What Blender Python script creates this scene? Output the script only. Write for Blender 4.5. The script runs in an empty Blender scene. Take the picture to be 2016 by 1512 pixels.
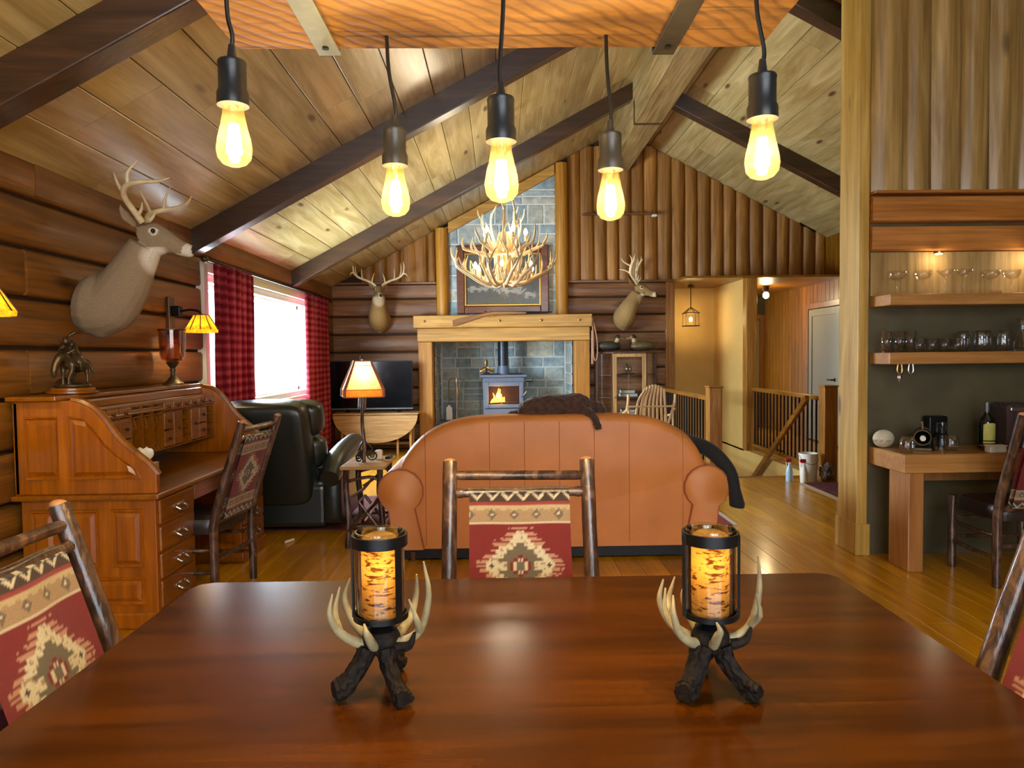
import bpy, bmesh, math, random
from mathutils import Vector, Matrix, Euler, noise

sc = bpy.context.scene
col = sc.collection
RND = random.Random(11)
PI = math.pi


# ------------------------------------------------------------------ camera
def setup_camera():
    pitch, yaw, roll = math.radians(2.29), math.radians(0.94), math.radians(0.65)
    F = Vector((math.sin(yaw) * math.cos(pitch), math.cos(yaw) * math.cos(pitch), -math.sin(pitch)))
    Rt = Vector((math.cos(yaw), -math.sin(yaw), 0))
    U = Rt.cross(F)
    R2 = Rt * math.cos(roll) - U * math.sin(roll)
    U2 = U * math.cos(roll) + Rt * math.sin(roll)
    cam = bpy.data.cameras.new('camera')
    cam.sensor_width = 36.0
    cam.lens = 36.0 * 1400.0 / 2016.0
    cam.clip_start = 0.02
    o = bpy.data.objects.new('camera', cam)
    col.objects.link(o)
    m = Matrix((R2, U2, -F)).transposed().to_4x4()
    m.translation = Vector((0, 0, 1.42))
    o.matrix_world = m
    sc.camera = o


setup_camera()

# ------------------------------------------------------------------ world, daylight, exposure
world = bpy.data.worlds.new('world')
sc.world = world
world.use_nodes = True
wb = world.node_tree.nodes['Background']
wb.inputs[0].default_value = (0.80, 0.90, 1.0, 1)
wb.inputs[1].default_value = 2.2
sc.view_settings.view_transform = 'Standard'
sc.view_settings.look = 'None'
sc.view_settings.gamma = 1.0
sc.view_settings.use_curve_mapping = False
sc.view_settings.exposure = 0.85
cy = sc.cycles
cy.use_denoising = True
cy.caustics_reflective = False
cy.caustics_refractive = False
cy.max_bounces = 6
cy.diffuse_bounces = 3
cy.glossy_bounces = 2
cy.transmission_bounces = 2
cy.transparent_max_bounces = 14
cy.sample_clamp_indirect = 4.0
cy.use_adaptive_sampling = True
cy.adaptive_threshold = 0.06
cy.adaptive_min_samples = 20


def area(name, loc, direction, sx, sy, power, color):
    l = bpy.data.lights.new(name, 'AREA')
    l.shape = 'RECTANGLE'
    l.size, l.size_y = sx, sy
    l.energy = power
    l.color = color
    o = bpy.data.objects.new(name, l)
    col.objects.link(o)
    o.location = loc
    o.rotation_euler = Vector(direction).to_track_quat('-Z', 'Y').to_euler()
    return o


DAY = (0.70, 0.86, 1.0)
# daylight in the log wall window; the two lamps behind the viewer are added fill
area('daylight_log_wall_window', (-2.74, 7.9, 1.52), (1, 0, 0), 3.2, 1.2, 520, DAY)
area('added_fill_low', (0.6, -2.18, 1.25), (0, 1, 0.0), 4.4, 2.1, 70, (0.86, 0.93, 1.0))
area('added_fill_high', (1.4, -2.18, 3.1), (0, 1, -0.1), 3.6, 1.2, 50, (0.86, 0.93, 1.0))

# ------------------------------------------------------------------ materials


def lin(rgb):
    out = []
    for v in rgb:
        v = v / 255.0
        out.append(v / 12.92 if v <= 0.04045 else ((v + 0.055) / 1.055) ** 2.4)
    return (out[0], out[1], out[2], 1.0)


MATS = {}


class N:
    """small helper round a node tree"""
    def __init__(self, name):
        self.m = bpy.data.materials.new(name)
        self.m.use_nodes = True
        self.t = self.m.node_tree
        self.b = self.t.nodes['Principled BSDF']
        self.out = self.t.nodes['Material Output']
        MATS[name] = self.m

    def n(self, kind, **kw):
        nd = self.t.nodes.new(kind)
        for k, v in kw.items():
            setattr(nd, k, v)
        return nd

    def l(self, a, b):
        self.t.links.new(a, b)

    def ramp(self, fac, stops, interp='LINEAR'):
        r = self.n('ShaderNodeValToRGB')
        r.color_ramp.interpolation = interp
        e = r.color_ramp.elements
        while len(e) < len(stops):
            e.new(0.5)
        for k, (p, c) in enumerate(stops):
            e[k].position = p
            e[k].color = c
        self.l(fac, r.inputs[0])
        return r.outputs[0]

    def mix(self, fac, a, b, mode='MIX'):
        x = self.n('ShaderNodeMix', data_type='RGBA', blend_type=mode)
        if isinstance(fac, float):
            x.inputs[0].default_value = fac
        else:
            self.l(fac, x.inputs[0])
        for s, v in ((6, a), (7, b)):
            if isinstance(v, tuple):
                x.inputs[s].default_value = v
            else:
                self.l(v, x.inputs[s])
        return x.outputs[2]

    def coords(self, scale, shift=True):
        tc = self.n('ShaderNodeTexCoord')
        mp = self.n('ShaderNodeMapping')
        mp.inputs['Scale'].default_value = scale
        if shift:
            oi = self.n('ShaderNodeObjectInfo')
            mu = self.n('ShaderNodeMath', operation='MULTIPLY')
            mu.inputs[1].default_value = 61.7
            self.l(oi.outputs['Random'], mu.inputs[0])
            va = self.n('ShaderNodeVectorMath', operation='ADD')
            self.l(tc.outputs['Object'], va.inputs[0])
            self.l(mu.outputs[0], va.inputs[1])
            self.l(va.outputs[0], mp.inputs[0])
        else:
            self.l(tc.outputs['Object'], mp.inputs[0])
        return mp.outputs[0]

    def noise(self, vec, scale, detail=4.0, rough=0.55, dist=0.0):
        x = self.n('ShaderNodeTexNoise')
        x.inputs['Scale'].default_value = scale
        x.inputs['Detail'].default_value = detail
        x.inputs['Roughness'].default_value = rough
        x.inputs['Distortion'].default_value = dist
        if vec is not None:
            self.l(vec, x.inputs['Vector'])
        return x.outputs[0]

    def bump(self, h, strength, dist=0.01):
        x = self.n('ShaderNodeBump')
        x.inputs['Strength'].default_value = strength
        x.inputs['Distance'].default_value = dist
        self.l(h, x.inputs['Height'])
        self.l(x.outputs[0], self.b.inputs['Normal'])

    def vary(self, c, lo, hi, sat=1.0):
        oi = self.n('ShaderNodeObjectInfo')
        mr = self.n('ShaderNodeMapRange')
        mr.inputs[3].default_value = lo
        mr.inputs[4].default_value = hi
        self.l(oi.outputs['Random'], mr.inputs[0])
        hs = self.n('ShaderNodeHueSaturation')
        hs.inputs['Saturation'].default_value = sat
        self.l(mr.outputs[0], hs.inputs['Value'])
        self.l(c, hs.inputs['Color'])
        return hs.outputs[0]

    def fin(self, color=None, rough=0.5, metal=0.0, coat=0.0, coat_rough=0.12, spec=0.5, sheen=0.0):
        b = self.b
        if color is not None:
            if isinstance(color, tuple):
                b.inputs['Base Color'].default_value = color
            else:
                self.l(color, b.inputs['Base Color'])
        b.inputs['Roughness'].default_value = rough
        b.inputs['Metallic'].default_value = metal
        b.inputs['Coat Weight'].default_value = coat
        b.inputs['Coat Roughness'].default_value = coat_rough
        b.inputs['Specular IOR Level'].default_value = spec
        b.inputs['Sheen Weight'].default_value = sheen
        return self.m


def plain(name, rgb, rough=0.5, metal=0.0, coat=0.0, coat_rough=0.12, sheen=0.0, mottle=0.12, mscale=30.0, bump=0.0, spec=0.5):
    a = N(name)
    v = a.coords((1, 1, 1))
    ns = a.noise(v, mscale, 4)
    c = lin(rgb)
    d = tuple(x * (1 - mottle) for x in c[:3]) + (1,)
    u = tuple(min(1, x * (1 + mottle)) for x in c[:3]) + (1,)
    cc = a.ramp(ns, [(0.3, d), (0.7, u)])
    if bump:
        a.bump(ns, bump, 0.004)
    return a.fin(cc, rough, metal, coat, coat_rough, spec, sheen)


def wood(name, dark, light, axis='y', rough=0.4, coat=0.25, coat_rough=0.15, scale=1.0, lo=0.82, hi=1.12, knots=0.8,
         knotcol=None, streak=0.35, bump=0.25, blotch=None, spec=0.5, sat=1.18):
    a = N(name)
    s1 = {'x': (0.35, 3.2, 3.2), 'y': (3.2, 0.35, 3.2), 'z': (3.2, 3.2, 0.35)}[axis]
    s2 = {'x': (1.2, 42, 42), 'y': (42, 1.2, 42), 'z': (42, 42, 1.2)}[axis]
    s3 = {'x': (1.1, 3.3, 3.3), 'y': (3.3, 1.1, 3.3), 'z': (3.3, 3.3, 1.1)}[axis]
    sc_ = lambda s: tuple(x * scale for x in s)
    n1 = a.noise(a.coords(sc_(s1)), 1.6, 5, 0.6, 1.4)
    base = a.ramp(n1, [(0.28, lin(dark)), (0.5, lin([(x + y) / 2 for x, y in zip(dark, light)])), (0.72, lin(light))])
    n2 = a.noise(a.coords(sc_(s2)), 1.0, 3, 0.6)
    g = a.ramp(n2, [(0.35, (1 - streak, 1 - streak, 1 - streak, 1)), (0.6, (1, 1, 1, 1))])
    c = a.mix(1.0, base, g, 'MULTIPLY')
    if blotch:
        nb = a.noise(a.coords((1, 1, 1)), 2.2, 3)
        c = a.mix(a.ramp(nb, [(0.45, (0, 0, 0, 1)), (0.7, (0.8, 0.8, 0.8, 1))]), c, lin(blotch))
    if knots:
        vo = a.n('ShaderNodeTexVoronoi')
        vo.inputs['Scale'].default_value = 0.85
        a.l(a.coords(sc_(s3)), vo.inputs['Vector'])
        kf = a.ramp(vo.outputs['Distance'], [(0.05, (knots, knots, knots, 1)), (0.115, (0, 0, 0, 1))])
        c = a.mix(kf, c, lin(knotcol or [x * 0.45 for x in dark]))
    c = a.vary(c, lo, hi, sat)
    if bump:
        a.bump(n2, bump, 0.004)
    return a.fin(c, rough, 0, coat, coat_rough, spec)


def vcol(name, rough=0.7, coat=0.0, sheen=0.0, grain=60.0, amt=0.25, bump=0.0):
    a = N(name)
    at = a.n('ShaderNodeAttribute')
    at.attribute_name = 'Col'
    ns = a.noise(a.coords((1, 1, 1)), grain, 4, 0.6)
    g = a.ramp(ns, [(0.3, (1 - amt, 1 - amt, 1 - amt, 1)), (0.7, (1, 1, 1, 1))])
    c = a.mix(1.0, at.outputs['Color'], g, 'MULTIPLY')
    if bump:
        a.bump(ns, bump, 0.005)
    return a.fin(c, rough, 0, coat, sheen=sheen)


def thin_glass(name, tint=(1, 1, 1, 1), refl=0.12, rough=0.02):
    a = N(name)
    t = a.t
    t.nodes.remove(a.b)
    tr = a.n('ShaderNodeBsdfTransparent')
    tr.inputs[0].default_value = tint
    gl = a.n('ShaderNodeBsdfGlossy')
    gl.inputs['Roughness'].default_value = rough
    lw = a.n('ShaderNodeLayerWeight')
    lw.inputs[0].default_value = 0.35
    mr = a.n('ShaderNodeMapRange')
    mr.inputs[3].default_value = refl * 0.4
    mr.inputs[4].default_value = min(1, refl * 4)
    a.l(lw.outputs['Facing'], mr.inputs[0])
    mx = a.n('ShaderNodeMixShader')
    a.l(mr.outputs[0], mx.inputs[0])
    a.l(tr.outputs[0], mx.inputs[1])
    a.l(gl.outputs[0], mx.inputs[2])
    a.l(mx.outputs[0], a.out.inputs[0])
    return a.m


def emis(name, rgb, strength):
    a = N(name)
    a.fin(lin(rgb), 0.5)
    a.b.inputs['Emission Color'].default_value = lin(rgb)
    a.b.inputs['Emission Strength'].default_value = strength
    return a.m


def shade(name, rgb, mottle=(0.75, 1.1), scale=25.0, trans=0.65, stretch=(1, 1, 1)):
    """lamp shade: lets the light of the lamp inside through"""
    a = N(name)
    a.t.nodes.remove(a.b)
    ns = a.noise(a.coords(stretch), scale, 4)
    c = lin(rgb)
    k = a.ramp(ns, [(0.3, tuple(min(1, x * mottle[0]) for x in c[:3]) + (1,)), (0.7, tuple(min(1, x * mottle[1]) for x in c[:3]) + (1,))])
    d = a.n('ShaderNodeBsdfDiffuse')
    tl = a.n('ShaderNodeBsdfTranslucent')
    a.l(k, d.inputs[0])
    a.l(k, tl.inputs[0])
    mx = a.n('ShaderNodeMixShader')
    mx.inputs[0].default_value = trans
    a.l(d.outputs[0], mx.inputs[1])
    a.l(tl.outputs[0], mx.inputs[2])
    a.l(mx.outputs[0], a.out.inputs[0])
    return a.m


# woods
W_ceil = wood('ceiling_pine', (156, 134, 90), (214, 198, 154), 'y', 0.36, 0.3, 0.2, 1.25, 0.86, 1.1, 0.9, knotcol=(84, 62, 38), streak=0.14, bump=0.12)
W_rafter = wood('dark_rafter_wood', (48, 32, 22), (84, 60, 44), 'x', 0.36, 0.5, 0.2, 1.0, 0.95, 1.05, 0.0)
W_ridge = wood('ridge_beam_wood', (136, 112, 76), (188, 164, 122), 'y', 0.55, 0.05, 0.3, 1.3, 0.95, 1.05, 0.5, streak=0.5)
W_logL = wood('red_brown_log_y', (104, 68, 40), (160, 116, 74), 'y', 0.52, 0.1, 0.3, 0.9, 0.85, 1.1, 0.8, streak=0.45, bump=0.5, blotch=(124, 84, 48))
W_logB = wood('brown_log_x', (104, 72, 54), (164, 126, 96), 'x', 0.5, 0.12, 0.25, 0.9, 0.85, 1.12, 0.8)
W_logV = wood('brown_log_z', (130, 90, 54), (190, 144, 98), 'z', 0.48, 0.15, 0.2, 1.0, 0.8, 1.12, 0.8)
W_post = wood('honey_post_z', (168, 118, 68), (210, 162, 104), 'z', 0.5, 0.15, 0.2, 1.0, 0.9, 1.1, 0.8)
W_postx = wood('honey_beam_x', (176, 132, 80), (218, 176, 118), 'x', 0.5, 0.15, 0.2, 1.0, 0.92, 1.08, 0.8)
W_cap = wood('pale_pine_z', (164, 128, 74), (206, 174, 116), 'z', 0.45, 0.25, 0.2, 1.2, 0.95, 1.05, 0.9, streak=0.25)
def mk_barn():
    a = N('barnwood_x')
    n1 = a.noise(a.coords((1.2, 9, 9)), 1.6, 5, 0.6, 1.0)
    c = a.ramp(n1, [(0.3, lin((66, 42, 16))), (0.55, lin((94, 64, 25))), (0.75, lin((112, 80, 34)))])
    tc = a.n('ShaderNodeTexCoord')
    mp = a.n('ShaderNodeMapping')
    mp.inputs['Rotation'].default_value = (0, 0, 0.85)
    a.l(tc.outputs['Object'], mp.inputs[0])
    w = a.n('ShaderNodeTexWave', wave_type='BANDS')
    w.inputs['Scale'].default_value = 9.0
    w.inputs['Distortion'].default_value = 5.0
    w.inputs['Detail'].default_value = 3.0
    a.l(mp.outputs[0], w.inputs['Vector'])
    saw = a.ramp(w.outputs[0], [(0.1, (0.5, 0.45, 0.4, 1)), (0.45, (1, 1, 1, 1))])
    c = a.mix(0.75, c, saw, 'MULTIPLY')
    cr = a.noise(a.coords((0.8, 26, 26)), 1.5, 3, 0.6, 0.4)
    c = a.mix(1.0, c, a.ramp(cr, [(0.33, (0.25, 0.2, 0.16, 1)), (0.38, (1, 1, 1, 1))]), 'MULTIPLY')
    a.bump(w.outputs[0], 0.35, 0.004)
    return a.fin(c, 0.62)


W_barn = mk_barn()
W_floor = wood('honey_floor_plank', (182, 124, 58), (226, 178, 104), 'y', 0.3, 0.5, 0.14, 1.2, 0.82, 1.1, 0.35, streak=0.18, bump=0.08)
W_table = wood('mahogany_table', (46, 20, 2), (84, 43, 5), 'x', 0.2, 0.0, 0.08, 1.3, 0.94, 1.06, 0.0, streak=0.22, bump=0.03, spec=0.3)
W_desk = wood('oak_desk_z', (134, 74, 28), (180, 108, 46), 'z', 0.3, 0.45, 0.12, 1.6, 0.96, 1.04, 0.0, streak=0.25, bump=0.06)
W_deskx = wood('oak_desk_y', (118, 70, 32), (162, 104, 52), 'y', 0.3, 0.45, 0.12, 1.6, 0.96, 1.04, 0.0, streak=0.25, bump=0.06)
W_bar = wood('bar_oak_x', (156, 102, 48), (194, 140, 76), 'x', 0.35, 0.3, 0.15, 1.6, 0.95, 1.05, 0.3, streak=0.22, bump=0.06, sat=1.0)
W_barz = wood('bar_oak_z', (146, 92, 44), (186, 130, 72), 'z', 0.35, 0.3, 0.15, 1.6, 0.95, 1.05, 0.3, streak=0.22, bump=0.06, sat=1.0)
W_barlog = wood('bar_log_x', (148, 98, 62), (192, 138, 96), 'x', 0.4, 0.3, 0.2, 1.0, 0.95, 1.05, 0.6)
W_barv = wood('bar_board_z', (132, 104, 68), (190, 160, 116), 'z', 0.34, 0.4, 0.16, 1.0, 0.88, 1.1, 0.9)
W_hall = wood('hall_plank_z', (118, 78, 38), (162, 114, 60), 'z', 0.4, 0.3, 0.2, 1.2, 0.9, 1.1, 0.4)
W_pale = wood('pale_oak', (176, 136, 92), (216, 182, 138), 'z', 0.45, 0.2, 0.2, 2.0, 0.96, 1.04, 0.0, bump=0.05)
W_palex = wood('pale_oak_x', (176, 136, 92), (216, 182, 138), 'x', 0.45, 0.2, 0.2, 2.0, 0.96, 1.04, 0.0, bump=0.05)
W_newel = wood('newel_wood', (142, 98, 58), (190, 146, 98), 'z', 0.45, 0.2, 0.2, 1.5, 0.96, 1.04, 0.4)
W_rail = wood('rail_wood', (126, 84, 48), (178, 132, 84), 'y', 0.42, 0.25, 0.2, 1.5, 0.96, 1.04, 0.0)
W_frame = wood('picture_frame_wood', (84, 40, 20), (132, 70, 38), 'x', 0.35, 0.4, 0.15, 1.8, 0.96, 1.04, 0.0)
W_darkz = wood('dark_cabinet_wood', (62, 42, 28), (104, 74, 52), 'z', 0.45, 0.2, 0.2, 1.5, 0.96, 1.04, 0.0)
M_groove = plain('groove_dark', (52, 32, 20), 0.8)
M_groovef = plain('groove_floor', (92, 56, 24), 0.6)
M_bark = None


def mk_bark():
    a = N('hickory_bark')
    v = a.coords((5, 5, 2.2))
    n1 = a.noise(v, 3.0, 6, 0.65, 1.5)
    c = a.ramp(n1, [(0.35, lin((36, 24, 18))), (0.5, lin((70, 48, 36))), (0.64, lin((112, 82, 60))), (0.75, lin((58, 40, 30)))])
    a.bump(a.noise(a.coords((22, 22, 5)), 3.0, 4), 0.5, 0.006)
    return a.fin(c, 0.3, 0, 0.6, 0.12)


M_bark = mk_bark()
M_barkend = plain('cut_wood_end', (176, 122, 74), 0.5, mottle=0.2)


def mk_leather(name, rgb, rough=0.38, coat=0.15, bs=180.0, bst=0.12, blotch=0.12):
    a = N(name)
    v = a.coords((1, 1, 1), False)
    c = lin(rgb)
    cc = a.ramp(a.noise(v, 3.0, 4), [(0.3, tuple(x * (1 - blotch) for x in c[:3]) + (1,)), (0.7, tuple(min(1, x * (1 + blotch)) for x in c[:3]) + (1,))])
    a.bump(a.noise(v, bs, 3), bst, 0.002)
    return a.fin(cc, rough, 0, coat, 0.25)


M_tan = mk_leather('tan_leather', (202, 126, 62), 0.5, 0.03)
M_green = mk_leather('dark_green_leather', (30, 36, 32), 0.36, 0.2)
M_seat = mk_leather('black_seat_leather', (42, 34, 30), 0.36, 0.25)


def mk_stone():
    a = N('blue_grey_stone')
    v = a.coords((1, 1, 1))
    c = a.ramp(a.noise(v, 7.0, 6, 0.65), [(0.3, lin((112, 120, 120))), (0.5, lin((142, 150, 150))), (0.7, lin((172, 178, 174)))])
    oi = a.n('ShaderNodeObjectInfo')
    tint = a.ramp(oi.outputs['Random'], [(0.0, lin((150, 168, 178))), (0.5, lin((168, 172, 170))), (0.8, lin((186, 172, 150))), (1.0, lin((140, 150, 158)))])
    c = a.mix(0.9, c, tint, 'MULTIPLY')
    hs = a.n('ShaderNodeHueSaturation')
    hs.inputs['Value'].default_value = 3.3
    a.l(c, hs.inputs['Color'])
    c = a.vary(hs.outputs[0], 0.75, 1.15)
    a.bump(a.noise(v, 26, 5), 0.6, 0.012)
    return a.fin(c, 0.75)


M_stone = mk_stone()
M_mortar = plain('pale_mortar', (214, 218, 214), 0.9, bump=0.3)
M_white = plain('white_paint', (226, 222, 210), 0.5, mottle=0.04)
M_yellow = plain('warm_plaster', (214, 176, 100), 0.75, mottle=0.06, mscale=3)
M_olive = plain('olive_plaster', (78, 69, 44), 0.55, mottle=0.22, mscale=4)
M_doorg = plain('olive_door_paint', (132, 128, 98), 0.45, mottle=0.05)
M_black = plain('black_metal', (26, 25, 25), 0.4, 0.6, mottle=0.1)
M_iron = plain('wrought_iron', (52, 50, 50), 0.45, 0.7, mottle=0.2)
M_bronze = plain('aged_bronze', (84, 70, 48), 0.42, 0.7, mottle=0.35, mscale=40)
M_brass = plain('brass', (176, 136, 66), 0.3, 0.9)
M_steel = plain('grey_strap_steel', (112, 118, 120), 0.42, 0.6)
M_silver = plain('polished_pewter', (176, 170, 160), 0.22, 0.9)
M_stove = plain('blue_grey_stove_iron', (112, 126, 148), 0.5, 0.25, mottle=0.08)
M_pipe = plain('stove_pipe', (60, 66, 74), 0.35, 0.6)
M_antler = plain('antler_bone', (214, 194, 152), 0.45, mottle=0.18, mscale=14)
M_antlerd = plain('antler_base_dark', (72, 56, 42), 0.55, mottle=0.4, mscale=40, bump=0.6)
M_antlerc = plain('golden_antler', (190, 166, 122), 0.45, mottle=0.22, mscale=10)
M_fur = vcol('deer_fur', 0.9, 0, 0.0, 140, 0.3, 0.25)
M_catfur = plain('dark_brown_fur', (66, 44, 34), 0.9, mottle=0.55, mscale=34, bump=0.9, sheen=0.25)
M_plush = plain('black_plush', (20, 20, 22), 0.85, mottle=0.3, mscale=120, bump=0.4, sheen=0.1)
M_blanket = vcol('woven_blanket', 0.9, 0, 0.1, 300, 0.3, 0.2)
M_canvas = vcol('painted_canvas', 0.5, 0.2, 0, 40, 0.2, 0.1)
M_duck = vcol('painted_duck', 0.55, 0.1, 0, 60, 0.25, 0.05)
M_eye = plain('dark_glass_eye', (18, 12, 10), 0.08, 0, 0.5)
M_red = None


def mk_curtain():
    a = N('red_curtain')
    a.t.nodes.remove(a.b)
    tc = a.n('ShaderNodeTexCoord')
    mp = a.n('ShaderNodeMapping')
    a.l(tc.outputs['Object'], mp.inputs[0])
    w1 = a.n('ShaderNodeTexWave', wave_type='BANDS', bands_direction='Z')
    w1.inputs['Scale'].default_value = 4.0
    w2 = a.n('ShaderNodeTexWave', wave_type='BANDS', bands_direction='Y')
    w2.inputs['Scale'].default_value = 4.0
    for w in (w1, w2):
        w.inputs['Distortion'].default_value = 0.6
        a.l(mp.outputs[0], w.inputs['Vector'])
    f = a.mix(0.5, w1.outputs[0], w2.outputs[0])
    ns = a.noise(a.coords((1, 1, 1)), 160, 3)
    f = a.mix(0.35, f, ns)
    c = a.ramp(f, [(0.25, lin((106, 28, 38))), (0.5, lin((142, 48, 58))), (0.75, lin((168, 82, 86)))])
    d = a.n('ShaderNodeBsdfDiffuse')
    tl = a.n('ShaderNodeBsdfTranslucent')
    a.l(c, d.inputs[0])
    a.l(c, tl.inputs[0])
    mx = a.n('ShaderNodeMixShader')
    mx.inputs[0].default_value = 0.16
    a.l(d.outputs[0], mx.inputs[1])
    a.l(tl.outputs[0], mx.inputs[2])
    a.l(mx.outputs[0], a.out.inputs[0])
    return a.m


M_curtain = mk_curtain()
M_pane = thin_glass('window_pane', (1, 1, 1, 1), 0.1)
M_glass = thin_glass('clear_glass', (0.995, 0.995, 0.995, 1), 0.13)


def mk_bulbglass():
    a = N('amber_bulb_glass')
    a.t.nodes.remove(a.b)
    tr = a.n('ShaderNodeBsdfTransparent')
    tr.inputs[0].default_value = (1.0, 0.82, 0.46, 1)
    tl = a.n('ShaderNodeBsdfTranslucent')
    tl.inputs[0].default_value = (1.0, 0.66, 0.2, 1)
    gl = a.n('ShaderNodeBsdfGlossy')
    gl.inputs['Roughness'].default_value = 0.03
    m1 = a.n('ShaderNodeMixShader')
    m1.inputs[0].default_value = 0.012
    a.l(tr.outputs[0], m1.inputs[1])
    a.l(tl.outputs[0], m1.inputs[2])
    m2 = a.n('ShaderNodeMixShader')
    m2.inputs[0].default_value = 0.05
    a.l(m1.outputs[0], m2.inputs[1])
    a.l(gl.outputs[0], m2.inputs[2])
    a.l(m2.outputs[0], a.out.inputs[0])
    return a.m


M_bulb = mk_bulbglass()
M_hurr = thin_glass('hurricane_glass', (0.96, 0.92, 0.84, 1), 0.22)
M_amberg = thin_glass('amber_seeded_glass', (0.84, 0.60, 0.44, 1), 0.2, 0.08)
M_fil = emis('glowing_filament', (255, 214, 140), 90)
M_candlebulb = emis('frosted_candle_bulb', (255, 214, 150), 14)
M_flame = emis('fire', (255, 130, 30), 9)
M_screen = plain('tv_screen', (10, 12, 16), 0.12, 0, 0.4, mottle=0.0)
M_mica = shade('yellow_mica', (196, 122, 26), (0.3, 1.1), 30, 0.5)
M_mica2 = shade('cream_mica', (250, 218, 150), (0.85, 1.08), 14, 0.7)
M_mica3 = shade('orange_mica', (232, 138, 50), (0.6, 1.1), 40, 0.7)
M_copper = plain('copper_strip', (150, 88, 62), 0.45, 0.3)
M_label = plain('yellow_label', (206, 204, 108), 0.6, mottle=0.05)
M_bottle = plain('dark_green_bottle', (14, 20, 12), 0.08, 0, 0.6)
M_page = plain('book_pages', (206, 210, 204), 0.8, mottle=0.06, mscale=80)
M_leafg = plain('muted_book_cover', (92, 104, 100), 0.6)
M_maroon = None


def mk_rug(name, rgb, rgb2):
    a = N(name)
    v = a.coords((1, 1, 1), False)
    vo = a.n('ShaderNodeTexVoronoi')
    vo.inputs['Scale'].default_value = 9
    a.l(v, vo.inputs['Vector'])
    c = a.ramp(vo.outputs['Distance'], [(0.2, lin(rgb2)), (0.35, lin(rgb))])
    a.bump(a.noise(v, 200, 3), 0.5, 0.004)
    return a.fin(c, 0.95)


M_rug = mk_rug('maroon_rug', (84, 22, 26), (112, 58, 54))
M_rug2 = mk_rug('rose_rug', (150, 62, 60), (196, 150, 140))
M_fringe = plain('cream_fringe', (212, 200, 176), 0.9)


def mk_birch():
    a = N('birch_bark_wax')
    a.t.nodes.remove(a.b)
    v = a.coords((38, 38, 150), False)
    n1 = a.noise(v, 1.0, 4, 0.6, 0.3)
    marks = a.ramp(n1, [(0.52, (1, 1, 1, 1)), (0.60, (0.16, 0.08, 0.03, 1))])
    n2 = a.noise(a.coords((20, 20, 20), False), 1.0, 2)
    spots = a.ramp(n2, [(0.70, (1, 1, 1, 1)), (0.74, (0.12, 0.06, 0.03, 1))])
    c = a.mix(1.0, marks, spots, 'MULTIPLY')
    c = a.mix(1.0, c, lin((236, 196, 118)), 'MULTIPLY')
    d = a.n('ShaderNodeBsdfDiffuse')
    tl = a.n('ShaderNodeBsdfTranslucent')
    a.l(c, d.inputs[0])
    a.l(c, tl.inputs[0])
    mx = a.n('ShaderNodeMixShader')
    mx.inputs[0].default_value = 0.55
    a.l(d.outputs[0], mx.inputs[1])
    a.l(tl.outputs[0], mx.inputs[2])
    a.l(mx.outputs[0], a.out.inputs[0])
    return a.m


M_birch = mk_birch()
M_wax = shade('ivory_wax', (240, 214, 160), (0.9, 1.05), 20, 0.5)

# ------------------------------------------------------------------ geometry helper


def catmull(pts, sub=4):
    if len(pts) < 3:
        return pts
    P = [Vector(p) for p in pts]
    out = []
    for i in range(len(P) - 1):
        p0 = P[i - 1] if i > 0 else P[i] * 2 - P[i + 1]
        p1, p2 = P[i], P[i + 1]
        p3 = P[i + 2] if i + 2 < len(P) else P[i + 1] * 2 - P[i]
        for k in range(sub):
            t = k / sub
            out.append(0.5 * ((2 * p1) + (p2 - p0) * t + (2 * p0 - 5 * p1 + 4 * p2 - p3) * t * t + (3 * p1 - p0 - 3 * p2 + p3) * t ** 3))
    out.append(P[-1])
    return out


def lerp_list(vals, n):
    m = len(vals) - 1
    out = []
    for i in range(n):
        t = i / (n - 1) * m
        k = min(int(t), m - 1)
        out.append(vals[k] + (vals[k + 1] - vals[k]) * (t - k))
    return out


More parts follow.
